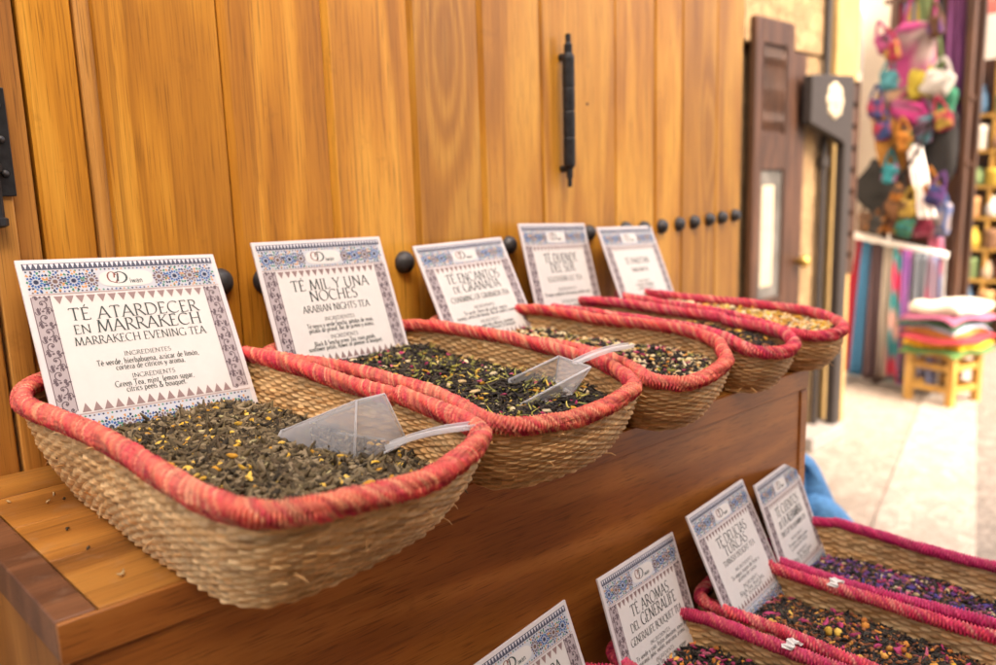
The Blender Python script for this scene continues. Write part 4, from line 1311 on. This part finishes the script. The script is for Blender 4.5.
# ================================================================ far facade (beyond the shutter)
YF = 6.9
def facade():
    def box(name, lab, cat, m, x0, x1, y0, y1, z0, z1, bevel=.004):
        t = MB(); t.box(-(x1 - x0) / 2, (x1 - x0) / 2, -(y1 - y0) / 2, (y1 - y0) / 2, 0, z1 - z0)
        o = t.build(name, m, None, bevel=bevel)
        o.location = P((x0 + x1) / 2, (y0 + y1) / 2, z0)
        return tag(o, lab, cat)
    box('side_wall', 'tan rubble wall returning behind the shutter end', 'wall', M['pier'], 5.9, 6.09, YW + .18, 7.0, -5, 9)
    box('rear_wall', 'dark tan wall behind the carved door', 'wall', M['pier'], 6.1, 14.25, 7.0, 7.4, -5, 9)
    box('stone_pier', 'tan stone pier between brown door leaf and dark bracket', 'pier', M['pier'], 14.26, 15.42, YF, 7.5, -5, 2.15)
    box('stone_lintel', 'honey stone lintel above the stone pier', 'lintel', M['pier'], 12.3, 15.42, YF - .05, 7.5, 2.17, 9)
    box('yellow_pilaster', 'sunny yellow pilaster above the dark bracket', 'pilaster', M['ochre'], 15.62, 16.62, YF - .08, 8.6, -5, 9)
    box('white_wall', 'white plaster wall beside the hanging bags', 'wall', M['white_wall'], 16.64, 23.4, 8.62, 9.2, -5, 9)
    box('door_step', 'grey stone step at the foot of the pier', 'step', M['grey_cap'], 14.2, 15.6, YF - .55, YF - .01, -5, -4.72, .01)
    # dark downpipe
    mb = MB(); mb.bar((0, 0, 0), (0, 0, 14), .065, 12)
    for z in (2, 5.2, 8.2, 11): mb.bar((0, 0, z), (0, 0, z + .18), .10, 12)
    o = mb.build('downpipe', M['slate'], None); o.location = P(15.12, YF - .12, -5)
    tag(o, 'thin dark downpipe running up beside the stone pier', 'pipe')
    # carved door
    t = thing('carved_door', 'brown carved door with glazed lower panel beyond the shutter', 'door', P(13.1, YF - .12, -5))
    def rail(x0, x1, z0, z1, name='rail'):
        mb = MB(); mb.box(x0, x1, -.06, .06, z0, z1); return mb.build(name, M['dark_door'], t, bevel=.006)
    rail(-.65, -.40, 0, 7.55, 'stile'); rail(.40, .65, 0, 7.55, 'stile')
    for z0, z1 in ((0, .5), (2.6, 3.0), (5.15, 5.75), (7.15, 7.55)): rail(-.398, .398, z0, z1)
    mb = MB(); mb.box(-.398, .398, -.02, .02, .5, 2.6); mb.build('lower_panel', M['dark_door'], t)
    mb = MB(); mb.box(-.398, .398, -.012, .012, 3.0, 5.15); pn = mb.build('glass_pane', M['glass_dark'], t)
    mb = MB(); mb.box(-.28, .12, -.022, -.014, 3.2, 4.9); mb.build('paper_notice', M['cream'], pn)
    mb = MB()
    mb.box(-.398, .398, .0, .03, 5.75, 7.15)
    for k in range(4):
        mb.lathe((-.28 + .187 * k, -.02, 5.8), (0, 0, 1), [(.03, 0), (.06, .15), (.03, .3), (.055, .65), (.03, 1.0), (.06, 1.15), (.03, 1.3)], 10)
    mb.build('turned_grille', M['dark_door'], t, smooth=False)
    # second leaf with brass knob
    t = thing('door_leaf', 'narrow dark brown door leaf with brass knob', 'door', P(14.0, YF - .1, -5))
    mb = MB(); mb.box(-.24, .24, -.07, .07, 0, 7.1); mb.build('leaf', M['dark_door'], t, bevel=.006)
    mb = MB(); mb.lathe((.05, -.07, 3.55), (0, -1, 0), [(.05, 0), (.05, .06), (.11, .12), (.11, .2), (.05, .26), (.001, .27)], 12); mb.build('knob', M['brass'], t, smooth=True)
    # dark bracket board with flower boss on a post
    t = thing('bracket_sign', 'dark bracket shaped board with cream flower on a tall post', 'sign', P(15.4, YF - .35, -5))
    mb = MB()
    mb.prism([(-1.50, 5.92), (-1.50, 6.72), (.22, 6.82), (.22, 0), (-.10, 0), (-.10, 5.56), (-.22, 5.64)], 'y', -.09, .09)
    mb.build('bracket_board', M['slate'], t, bevel=.008)
    mb = MB()
    for k in range(8):
        a = 2 * math.pi * k / 8
        mb.lathe((-.62 + .20 * math.cos(a), -.09, 6.33 + .20 * math.sin(a)), (0, -1, 0), [(.13, 0), (.11, .03), (.001, .05)], 10)
    mb.lathe((-.62, -.09, 6.33), (0, -1, 0), [(.16, 0), (.14, .05), (.001, .08)], 12)
    mb.build('flower_boss', M['cream'], t)
    # brown louvred panel
    t = thing('louvred_panel', 'narrow brown louvred panel beside the dark bracket post', 'shutter', P(16.13, YF - .16, -1.9))
    for x0, x1 in ((-.34, -.24), (.24, .34)):
        mb = MB(); mb.box(x0, x1, -.05, .05, 0, 3.7); mb.build('stile', M['dark_door'], t, bevel=.004)
    mb = MB()
    for k in range(9): mb.box(-.24, .24, -.03, .03, .03 + k * .41, .33 + k * .41)
    mb.build('slat_panel', M['dark_door'], t)
    # grey arched niche cap on white wall
    mb = MB()
    poly = [(-.35, 0), (.35, 0), (.35, 1.0)] + [(.35 * math.cos(math.radians(a)), 1.0 + .45 * math.sin(math.radians(a))) for a in range(15, 180, 15)] + [(-.35, 1.0)]
    mb.prism(poly, 'y', -.06, .06)
    o = mb.build('arched_plaque', M['grey_cap'], None, bevel=.006); o.location = P(20.6, 8.55, 2.5)
    tag(o, 'grey arched plaque high on the white wall', 'plaque')
facade()

def added_shade_house():  # added out of view, sized to keep the sun off the near stall
    t = thing('added_shade_house', 'unseen tan house behind the viewpoint, added to shade the near stall', 'house', P(-12, -9, -5))
    mb = MB(); mb.box(-30, 21, -2.5, 2.5, 0, 17.0); mb.build('wall', M['pier'], t)
    mb = MB(); mb.box(-30.5, 21.3, -3, 2.8, 17.05, 17.4); mb.build('roof', M['grey_cap'], t)
    for x in (-8, -2, 4, 10, 16):
        mb = MB(); mb.box(x - .9, x + .9, 2.51, 2.62, 9, 13); w = mb.build('window', M['dark_door'], t)
        mb = MB(); mb.box(x - .75, x + .75, 2.63, 2.66, 9.15, 12.85); mb.build('pane', M['glass_dark'], w)
added_shade_house()

# ================================================================ market goods up the lane
def drape(name, lab, cat, top, bottom, w0, w1, col, seed, group, stripes=None, depth=.10, axis=Vector((0, 1, 0))):
    """a hanging cloth: folded sheet with thickness; top/bottom = layout points, widths along y"""
    rnd = random.Random(seed)
    top, bottom = Vector(top), Vector(bottom)
    nu, nv = 14, 14
    verts, cols = [], []
    phs = [rnd.uniform(0, 6.28) for _ in range(3)]
    outw = Vector((-1, 0, 0))
    for sgn in (1, -1):
        for j in range(nv + 1):
            t = j / nv
            c = top.lerp(bottom, t)
            w = w0 + (w1 - w0) * t + .05 * w1 * math.sin(3 * t + phs[0])
            for i in range(nu + 1):
                s = i / nu - .5
                fold = depth * (.35 + .65 * t) * (math.sin(s * 13 + phs[1] + 1.3 * t) * .6 + math.sin(s * 23 + phs[2]) * .3)
                edge = math.cos(s * math.pi)
                p = c + axis * (s * w) + outw * (fold + sgn * (.02 + .10 * w * edge ** .5 * .5 if edge > 0 else .02))
                verts.append((p - top) * U)
                k = col
                if stripes:
                    q = int(t * len(stripes) + s * .8 + 9 * len(stripes)) % len(stripes)
                    k = stripes[q]
                cols.append(k)
    fs = []
    n1 = (nu + 1) * (nv + 1)
    for j in range(nv):
        for i in range(nu):
            a = j * (nu + 1) + i
            fs.append((a, a + 1, a + nu + 2, a + nu + 1))
            fs.append((n1 + a, n1 + a + nu + 1, n1 + a + nu + 2, n1 + a + 1))
    per = [i for i in range(nu + 1)] + [j * (nu + 1) + nu for j in range(1, nv + 1)] + [nv * (nu + 1) + i for i in range(nu - 1, -1, -1)] + [j * (nu + 1) for j in range(nv - 1, 0, -1)]
    for a, b in zip(per, per[1:] + per[:1]):
        fs.append((a, n1 + a, n1 + b, b))
    o = link_mesh(name, verts, fs, M['cloth'], None, cols=np.array(cols), smooth=True)
    o.location = P(*top)
    return tag(o, lab, cat, group)

def clothes_rack():
    t = thing('clothes_rack', 'white clothes rail with slim legs in front of the bag stall', 'rack', P(20, 7.0, -5))
    mb = MB(); mb.bar((0, 1.15, 3.62), (0, -.95, 3.20), .085, 12); mb.build('rail', M['white_metal'], t, smooth=False)
    for y, h in ((1.1, 3.6), (-.9, 3.2)):
        mb = MB(); mb.bar((0, y, 0), (0, y, h), .035, 10); mb.bar((-.5, y, .06), (.5, y, .06), .035, 10); mb.build('leg', M['grey_cap'], t)
    items = [('red', (.55, .035, .06), 8.02, .28, 8.30, .60, None, 'bright red trousers at the left end of the rail'),
             ('blue', (.10, .32, .55), 7.82, .25, 7.93, .40, None, 'sky blue trousers beside the red pair'),
             ('brown', (.13, .08, .085), 7.56, .28, 7.48, .70, None, 'wide dark brown trousers between blue and cream pairs'),
             ('cream', (.70, .60, .48), 7.28, .22, 7.28, .34, None, 'narrow cream trousers on the rail'),
             ('teal', (.05, .27, .28), 7.06, .26, 6.98, .46, [(.05, .27, .28), (.55, .05, .12), (.05, .27, .28), (.60, .35, .30), (.05, .25, .28), (.5, .06, .10)], 'teal trousers with red diamonds'),
             ('purple', (.22, .09, .30), 6.86, .22, 6.74, .36, [(.22, .09, .30), (.30, .12, .34), (.16, .08, .26), (.42, .10, .30)], 'purple patterned trousers beside the grey pair'),
             ('grey', (.28, .31, .36), 6.58, .34, 6.58, .62, None, 'pale grey trousers at the middle of the rail'),
             ('mauve', (.24, .17, .22), 6.28, .26, 6.26, .40, [(.24, .17, .22), (.40, .12, .18), (.20, .22, .36)], 'mauve patterned trousers at the right end of the rail')]
    for k, (nm, col, y0, w0, y1, w1, st, lab) in enumerate(items):
        zt = -1.38 - (8.1 - y0) * .20 - .06
        drape('trousers', lab, 'trousers', (20 - .02 * k, y0, zt), (19.9 - .03 * k, y1, -4.72 - .05 * (k % 3)), w0 * .9, w1 * .86, tuple(q * .52 for q in col), 70 + k, 'trousers hanging on the rail', st, .12)
clothes_rack()

def bag(lab, c, w, h, d, col, seed, rot=0.0, strap=None, cat='bag', band=None):
    col = tuple(q * .48 for q in col)
    band = tuple(q * .48 for q in band) if band else None
    """soft shopping bag: pillow body, flap band and a looped strap"""
    rnd = random.Random(seed)
    t = thing('hanging_bag', lab, cat, P(*c), 'bags hanging at the stall')
    t.rotation_euler = (rot, 0, rnd.uniform(-.3, .3))
    mb = MB()
    nu, nv = 20, 10
    vs, cs = [], []
    for j in range(nv + 1):
        ph = math.pi * (j / nv - .5)
        for i in range(nu):
            th = 2 * math.pi * i / nu
            ex = lambda v, e: math.copysign(abs(v) ** e, v)
            x = d / 2 * ex(math.cos(ph), .6) * ex(math.cos(th), .7)
            y = w / 2 * ex(math.cos(ph), .35) * ex(math.sin(th), .5) * (1 + .06 * math.sin(3 * ph + seed))
            z = h / 2 * ex(math.sin(ph), .55) + .07 * h * math.sin(2 * th + seed) * (1 - math.sin(ph)) / 2
            x += .10 * d * math.sin(3 * th + 5 * ph + seed); y += .05 * w * math.sin(4 * ph + seed * 2)
            vs.append(Vector((x, y, z)))
            cc = col
            if band and math.sin(th * (2 + seed % 3) + seed) + math.sin(ph * (4 + seed % 4) + 2 * seed) > .35: cc = band
            if math.sin(th * 5 + seed * 1.7) * math.sin(ph * 7 + seed) > .62: cc = tuple(q * .35 for q in cc)
            cs.append(cc)
    fs = [(j * nu + i, j * nu + (i + 1) % nu, (j + 1) * nu + (i + 1) % nu, (j + 1) * nu + i) for j in range(nv) for i in range(nu)]
    o = link_mesh('bag_body', [v * U for v in vs], fs, M['cloth'], t, cols=np.array(cs), smooth=True)
    if strap:
        mb = MB()
        pts = [Vector((0, -w * .36, h * .42)), Vector((0, -w * .2, h * .42 + strap * .6)), Vector((0, 0, h * .42 + strap)), Vector((0, w * .2, h * .42 + strap * .6)), Vector((0, w * .36, h * .42))]
        for a, b in zip(pts[:-1], pts[1:]): mb.bar(a, b, .035, 8, col=tuple(x * .8 for x in col))
        mb.build('strap', M['cloth'], t, colored=True)
    return t

def bags():
    mb = MB(); mb.box(-.06, .06, -1.15, .62, 0, 9.5)
    o = mb.build('backboard', M['dark_door'], None, bevel=.006); o.location = P(20.75, 6.95, -5)
    tag(o, 'brown board panel behind the hanging bags', 'panel')
    t = thing('bag_frame', 'brown timber frame from which the bags hang', 'frame', P(20.3, 6.9, -5))
    for y in (.66, -.95):
        mb = MB(); mb.box(-.09, .09, y - .08, y + .08, 0, 9.2); mb.build('upright', M['dark_door'], t, bevel=.006)
    for z in (8.9, 6.6, 5.2):
        mb = MB(); mb.bar((0, -1.1, z), (0, .9, z), .06, 8); mb.build('hanging_rod', M['dark_door'], t)
    L = [
     ('black square satchel hanging cornerwise beside the white wall', (19.8, 7.62, -.25), .86, .80, .22, (.035, .032, .03), .75, 1.5, None),
     ('pink net shoulder bag at the top of the stall', (19.9, 7.0, 2.55), .85, 1.3, .3, (.60, .08, .28), .15, 2.2, (.55, .40, .38)),
     ('orange leather bag above the black satchel', (19.85, 7.30, .75), .55, 1.35, .3, (.58, .26, .05), -.25, .5, None),
     ('brown leather pouch under the orange bag', (19.75, 7.22, -.55), .5, .75, .25, (.36, .17, .08), .1, .4, None),
     ('tiny brown pouch below the black satchel', (19.8, 7.75, -1.05), .38, .40, .22, (.22, .12, .07), 0, .3, None),
     ('orange embroidered purse low on the stall', (19.8, 7.15, -1.05), .5, .42, .25, (.60, .22, .04), 0, .3, (.18, .08, .05)),
     ('embroidered bag with turquoise patch in the middle', (19.8, 6.72, 1.0), .62, .55, .28, (.32, .18, .30), .1, .4, (.10, .42, .50)),
     ('big black shoulder bag at the right side of the stall', (19.9, 6.30, .55), .52, 1.3, .35, (.04, .036, .035), .05, .6, None),
     ('yellow cloth bag under the dark awning strip', (19.8, 6.75, 2.0), .42, .6, .25, (.66, .52, .07), 0, .3, None),
     ('white cotton bag right of the yellow one', (19.75, 6.40, 1.95), .5, .45, .25, (.78, .72, .66), .2, .3, None),
     ('magenta pouch under the pink net bag', (19.8, 7.0, 1.35), .75, .45, .25, (.62, .05, .25), .2, .3, (.30, .10, .18)),
     ('grey patterned bag between pink and orange bags', (19.95, 7.2, 1.75), .6, .7, .3, (.42, .34, .33), 0, .3, (.58, .35, .22)),
     ('green cloth bag at the right edge of the stall', (19.9, 6.28, 1.55), .4, .5, .25, (.05, .26, .15), 0, .3, None),
     ('terracotta bag beside the white scarf', (19.95, 6.95, .15), .5, .9, .3, (.45, .20, .12), 0, .4, (.25, .10, .12)),
     ('dark red pouch over the rail', (19.9, 6.55, -1.05), .45, .55, .25, (.45, .06, .12), 0, .3, (.55, .20, .25)),
     ('blue striped pouch over the rail', (19.9, 6.22, -.95), .36, .65, .25, (.10, .16, .38), 0, .3, (.55, .45, .45)),
     ('teal purse high beside the pink net bag', (19.85, 7.45, 2.1), .35, .4, .22, (.10, .36, .42), 0, .3, None),
     ('sand coloured bag high at the stall corner', (19.95, 7.55, 1.35), .45, .8, .3, (.55, .36, .20), 0, .3, (.40, .20, .12)),
    ]
    sm = [('crimson', (.40, .03, .07)), ('turquoise', (.03, .26, .30)), ('violet', (.16, .06, .24)), ('orange', (.55, .20, .03)), ('ochre', (.50, .32, .06)), ('pink', (.50, .09, .25)), ('navy', (.03, .05, .16)), ('dark green', (.06, .16, .05)), ('brown', (.16, .075, .035)), ('black', (.04, .035, .03))]
    pl = ['beside the pink net bag', 'under the pink net bag', 'above the orange bag', 'left of the white scarf', 'right of the white scarf', 'at the top left of the stall', 'at the top right of the stall', 'beside the black satchel', 'below the terracotta bag', 'over the middle of the rail', 'above the black shoulder bag', 'below the black shoulder bag', 'at the left edge of the stall', 'over the left end of the rail']
    sp = [(7.3, 2.7), (6.95, .75), (7.45, 1.0), (7.05, -.45), (6.25, -.45), (7.5, 2.9), (6.45, 3.1), (7.25, .05), (6.8, -.75), (6.85, -1.15), (6.2, 1.15), (6.35, -.35), (7.6, 1.5), (7.5, -1.1)]
    for k, ((y, z), p_) in enumerate(zip(sp, pl)):
        nm, cc = sm[(k * 3) % 10]
        L.append((f'small {nm} embroidered pouch {p_}', (19.55 + .03 * (k % 4), y, z), .30, .36, .18, cc, .15 * (k % 5 - 2), .35, sm[(k * 3 + 4) % 10][1]))
    for k, (lab, c, w, h, d, col, rot, st, band) in enumerate(L):
        bag(lab, c, w * 1.22, h * 1.18, d * 1.1, col, 200 + k, rot, st, 'bag', band)
    for k, (nm, y, zt, zb_, cc) in enumerate((('wine red', 7.48, 4.2, .9, (.30, .04, .07)), ('dusty blue', 7.28, 4.3, 1.3, (.14, .20, .32)), ('mustard', 7.15, 4.2, .2, (.44, .28, .05)), ('charcoal', 6.75, 4.3, -.8, (.06, .055, .06)), ('plum', 6.3, 4.2, .0, (.20, .06, .16)), ('sand', 7.4, .9, -1.0, (.42, .31, .20)), ('black', 7.1, .4, -1.2, (.035, .03, .03)), ('rust', 6.5, .1, -1.2, (.34, .12, .05)))):
        drape('scarf', f'{nm} scarf hanging behind the bags of the stall', 'scarf', (20.35, y, zt), (20.35, y - .05, zb_), .34, .46, cc, 300 + k, 'scarves at the stall', [tuple(q * f_ for q in cc) for f_ in (.55, .75, .5, .3)], .06)
    drape('scarf', 'white scarf hanging in the middle of the bag stall', 'scarf', (19.6, 6.75, .65), (19.6, 6.38, -.95), .28, .40, (.80, .74, .72), 90, 'scarves at the stall', None, .05)
    drape('scarf', 'dark green cloth strip hanging at the top of the stall', 'scarf', (20.0, 6.85, 4.0), (19.9, 6.5, 2.2), .30, .40, (.09, .12, .05), 91, 'scarves at the stall', None, .05)
    drape('scarf', 'striped red and blue scarf behind the rail', 'scarf', (20.1, 6.35, -1.3), (20.1, 6.2, -4.2), .30, .45, (.30, .12, .2), 92, 'scarves at the stall', [(.40, .10, .16), (.16, .20, .36), (.50, .32, .30), (.24, .14, .22)], .06)
bags()

def stool():
    c = Vector((19.55, 5.85, -5))
    t = thing('wooden_stool', 'yellow pine stool under a pile of folded textiles', 'stool', P(*c), None, math.radians(-14))
    for x in (-.48, .48):
        for y in (-.48, .48):
            mb = MB(); mb.box(x - .085, x + .085, y - .085, y + .085, 0, 1.08); mb.build('leg', M['pine'], t, bevel=.005)
    for z in (.30, .78):
        mb = MB()
        for y in (-.48, .48): mb.box(-.39, .39, y - .05, y + .05, z, z + .13)
        for x in (-.48, .48): mb.box(x - .05, x + .05, -.39, .39, z, z + .13)
        mb.build('stretcher', M['pine'], t, bevel=.004)
    mb = MB(); mb.box(-.58, .58, -.58, .58, 1.085, 1.17); mb.build('seat', M['pine'], t, bevel=.006)
    cols = [('green folded cloth at the bottom of the pile', (.10, .20, .06), .10), ('bright yellow folded cloth near the bottom of the pile', (.72, .42, .03), .16), ('dark red folded cloth in the pile', (.34, .04, .05), .15),
            ('orange folded cloth in the pile', (.50, .18, .05), .14), ('pale blue folded cloth in the pile', (.40, .42, .55), .09), ('dark green folded cloth in the pile', (.05, .12, .07), .12),
            ('plum folded cloth in the pile', (.33, .10, .17), .11), ('white folded cloth on top of the pile', (.66, .58, .48), .26)]
    z = -5 + 1.18
    for k, (lab, col, h) in enumerate(cols):
        rnd = random.Random(k)
        nu, nv = 16, 12
        w, d = .72 + rnd.uniform(-.12, .08), .64 + rnd.uniform(-.10, .06)
        vs, cs = [], []
        for side in (0, 1):
            for j in range(nv + 1):
                for i in range(nu + 1):
                    a, b = i / nu * 2 - 1, j / nv * 2 - 1
                    edge = (1 - a ** 6) * (1 - b ** 6)
                    zz = h / 2 + (h / 2 * (.25 + .75 * edge ** .5)) * (1 if side else -1)
                    if k == 7 and side: zz += .14 * a * a - .06 + .03 * math.sin(4 * b + 2 * a)
                    droop = (-.30 * max(0, abs(a) - .70) * (1 + math.sin(3 * b + k)) - .25 * max(0, abs(b) - .7) * (1 + math.sin(4 * a + k))) * .5
                    vs.append(Vector((a * w, b * d, zz + droop + .012 * math.sin(5 * a + k) * edge)))
                    cs.append(col)
        n1 = (nu + 1) * (nv + 1)
        fs = []
        for j in range(nv):
            for i in range(nu):
                q = j * (nu + 1) + i
                fs.append((q, q + nu + 1, q + nu + 2, q + 1)); fs.append((n1 + q, n1 + q + 1, n1 + q + nu + 2, n1 + q + nu + 1))
        per = [i for i in range(nu + 1)] + [j * (nu + 1) + nu for j in range(1, nv + 1)] + [nv * (nu + 1) + i for i in range(nu - 1, -1, -1)] + [j * (nu + 1) for j in range(nv - 1, 0, -1)]
        for a, b in zip(per, per[1:] + per[:1]): fs.append((a, b, n1 + b, n1 + a))
        o = link_mesh('folded_textile', [v * U for v in vs], fs, M['cloth'], None, cols=np.array(cs), smooth=True)
        o.location = P(c.x + rnd.uniform(-.05, .05), c.y + rnd.uniform(-.09, .09), z)
        o.rotation_euler = (0, 0, math.radians(-14 + rnd.uniform(-5, 5)))
        tag(o, lab, 'textile', 'folded textiles on the stool')
        z += h * .96
stool()

def far_stalls():
    def wall(name, lab, x0, x1, y0, y1, z1, m):
        mb = MB(); mb.box(-(x1 - x0) / 2, (x1 - x0) / 2, -(y1 - y0) / 2, (y1 - y0) / 2, 0, z1 + 5)
        o = mb.build(name, m, None, bevel=.01); o.location = P((x0 + x1) / 2, (y0 + y1) / 2, -5)
        return tag(o, lab, 'wall')
    wall('end_wall', 'bright cream house wall closing the lane', 31, 32, 2, 22, 12, M['bright_wall'])
    wall('bag_shop_wall', 'bright plaster wall behind the bag stall', 21.2, 21.6, 7.9, 12, 9, M['bright_wall'])
    wall('white_door_frame', 'white door frame post right of the bag stall', 24.6, 24.9, 7.2, 8.15, 3.6, M['white_wall'])
    t = thing('shelf_unit', 'brown shelf unit crowded with goods at the right edge', 'shelf', P(27, 7.3, -5))
    for y in (.95, -.2, -1.4):
        mb = MB(); mb.box(-.3, .3, y - .05, y + .05, 0, 8.2); mb.build('upright', M['pine'], t, bevel=.005)
    mb = MB(); mb.box(.31, .36, -1.45, 1.0, 0, 8.2); mb.build('back_panel', M['dark_door'], t)
    levels = [.9, 1.9, 2.8, 3.7, 4.6, 5.6, 6.6]
    for z in levels:
        mb = MB(); mb.box(-.32, .32, -1.34, .89, z - .04, z + .04); mb.build('shelf_board', M['pine'], t, bevel=.004)
    rnd = random.Random(5)
    pal = [(.62, .25, .05), (.70, .48, .08), (.45, .10, .06), (.75, .68, .58), (.30, .16, .09), (.10, .20, .32), (.66, .36, .16), (.50, .05, .08), (.80, .74, .66), (.20, .28, .12), (.58, .42, .28)]
    pn = ['orange', 'yellow', 'rust red', 'cream', 'brown', 'blue', 'tan', 'crimson', 'white', 'olive', 'sand']
    spots = ['left end', 'left middle', 'centre', 'right middle', 'right end']
    lv = ['lowest', 'second', 'third', 'fourth', 'fifth', 'sixth', 'top']
    for li, z in enumerate(levels):
        for k in range(5):
            y = .66 - k * .48 + rnd.uniform(-.04, .04)
            ci = (li * 4 + k * 3 + rnd.randrange(3)) % len(pal)
            mb = MB()
            hgt = rnd.uniform(.46, .80); r = rnd.uniform(.17, .23)
            pr = [(r * .6, 0), (r * .95, hgt * .12), (r, hgt * .4), (r * .85, hgt * .7), (r * .45, hgt * .85), (r * .6, hgt), (r * .3, hgt)] if (li + k) % 2 else [(r * .8, 0), (r, hgt * .08), (r, hgt * .72), (r * 1.04, hgt * .74), (r * 1.04, hgt * .95), (r * .9, hgt)]
            mb.lathe((0, 0, 0), (0, 0, 1), pr, 14)
            for q in range(len(mb.c)): mb.c[q] = tuple(e * .8 for e in pal[ci])
            o = mb.build('jar' if (li + k) % 2 else 'canister', M['cloth'], None, smooth=True, colored=True)
            o.location = P(26.85, 7.3 + y, -5 + z + .045)
            tag(o, f'{pn[ci]} {"jar" if (li + k) % 2 else "canister"} at the {spots[k]} of the {lv[li]} shelf', 'jar' if (li + k) % 2 else 'canister', 'goods on the far shelf unit')
    # awning
    t = thing('shop_awning', 'faded red awning over the far stall', 'awning', P(26.0, 7.75, 4.45))
    mb = MB()
    vs = []
    for j in range(2):
        for i in range(15):
            y = 1.4 - i * .32
            vs.append((-1.2 if j else .9, y, (-.05 + .05 * math.sin(i * 1.3)) if j else 1.5))
    top = [Vector(v) for v in vs]; bot = [Vector(v) - Vector((0, 0, .04)) for v in vs]
    fs = [(i, i + 1, 15 + i + 1, 15 + i) for i in range(14)] + [(30 + i, 45 + i, 45 + i + 1, 30 + i + 1) for i in range(14)] + [(15 + i, 15 + i + 1, 45 + i + 1, 45 + i) for i in range(14)]
    mb.add(top + bot, fs)
    mb.build('canopy', M['awning'], t)
    mb = MB()
    for i in range(14):
        y0, y1 = 1.4 - i * .32, 1.4 - (i + 1) * .32
        mb.hexa([(-1.22, y0, -.42), (-1.22, y1, -.42), (-1.19, y1, -.42), (-1.19, y0, -.42), (-1.22, y0, -.06), (-1.22, y1, -.06), (-1.19, y1, -.06), (-1.19, y0, -.06)])
    mb.build('valance', M['awning'], t)
    for y in (1.3, -3.0):
        mb = MB(); mb.bar((.9, y, 0), (-1.15, y, -.1), .04, 8); mb.build('arm', M['slate'], t)
far_stalls()

# ================================================================ person crouching beyond the counter
def skin_body(name, pts, edges, rad, m, parent, root=0, sub=2):
    me = bpy.data.meshes.new(name)
    me.from_pydata([Vector(p) for p in pts], edges, [])
    o = bpy.data.objects.new(name, me)
    C.objects.link(o)
    o.parent = parent
    sk = o.modifiers.new('skin', 'SKIN')
    for i, v in enumerate(me.skin_vertices[0].data):
        r = rad[i]
        v.radius = (r, r) if not isinstance(r, tuple) else r
        v.use_root = (i == root)
    ss = o.modifiers.new('sub', 'SUBSURF'); ss.levels = sub; ss.render_levels = sub
    sk.use_smooth_shade = True
    me.materials.append(m)
    return o

def person():
    base = P(7.25, 3.25, -5)
    t = thing('person', 'person in blue denim crouching beyond the right end of the counter', 'person', base)
    # metres, relative to the feet; +x right of frame, the figure faces left and away
    hip = (.04, -.02, .40)
    J = [hip, (-.04, .07, .56), (-.12, .13, .68), (-.19, .19, .74), (-.25, .23, .77), (-.29, .26, .78),       # pelvis, belly, chest, neck, head
         (.05, -.08, .40), (-.10, -.02, .60), (.0, -.10, .10), (-.12, -.08, .035),                            # right hip, knee, ankle, toe
         (.0, .06, .40), (-.20, .10, .60), (-.06, .08, .10), (-.2, .10, .035),                                # left leg
         (-.14, .02, .70), (-.22, -.04, .52), (-.30, .02, .42), (-.22, .28, .70), (-.30, .24, .52), (-.36, .20, .42)]
    E_ = [(0, 1), (1, 2), (2, 3), (3, 4), (4, 5), (0, 6), (6, 7), (7, 8), (8, 9), (0, 10), (10, 11), (11, 12), (12, 13), (2, 14), (14, 15), (15, 16), (2, 17), (17, 18), (18, 19)]
    Rr = [.10, .11, .12, .055, .085, .075, .085, .058, .038, .035, .085, .058, .038, .035, .055, .04, .03, .055, .04, .03]
    skin_body('body', J, E_, Rr, M['skin'], t)
    jj = [J[0], J[6], J[7], J[8], J[10], J[11], J[12], (J[1][0] * .5 + J[0][0] * .5, J[1][1] * .5 + J[0][1] * .5, .48)]
    skin_body('jeans', jj, [(0, 1), (1, 2), (2, 3), (0, 4), (4, 5), (5, 6), (0, 7)], [.125, .10, .075, .058, .10, .075, .058, .12], M['jeans'], t)
    skin_body('shirt', [J[0], J[1], J[2], J[14], J[15], J[17], J[18]], [(0, 1), (1, 2), (2, 3), (3, 4), (2, 5), (5, 6)], [.118, .13, .135, .07, .055, .07, .055], M['shirt'], t)
    mb = MB()
    mb.lathe((-.28, .25, .755), (-.3, .2, .9), [(.09, -.02), (.098, .02), (.092, .06), (.06, .095), (.02, .108), (.001, .11)], 18)
    mb.build('hair', M['hair'], t, smooth=True, scale=1.0)
person()
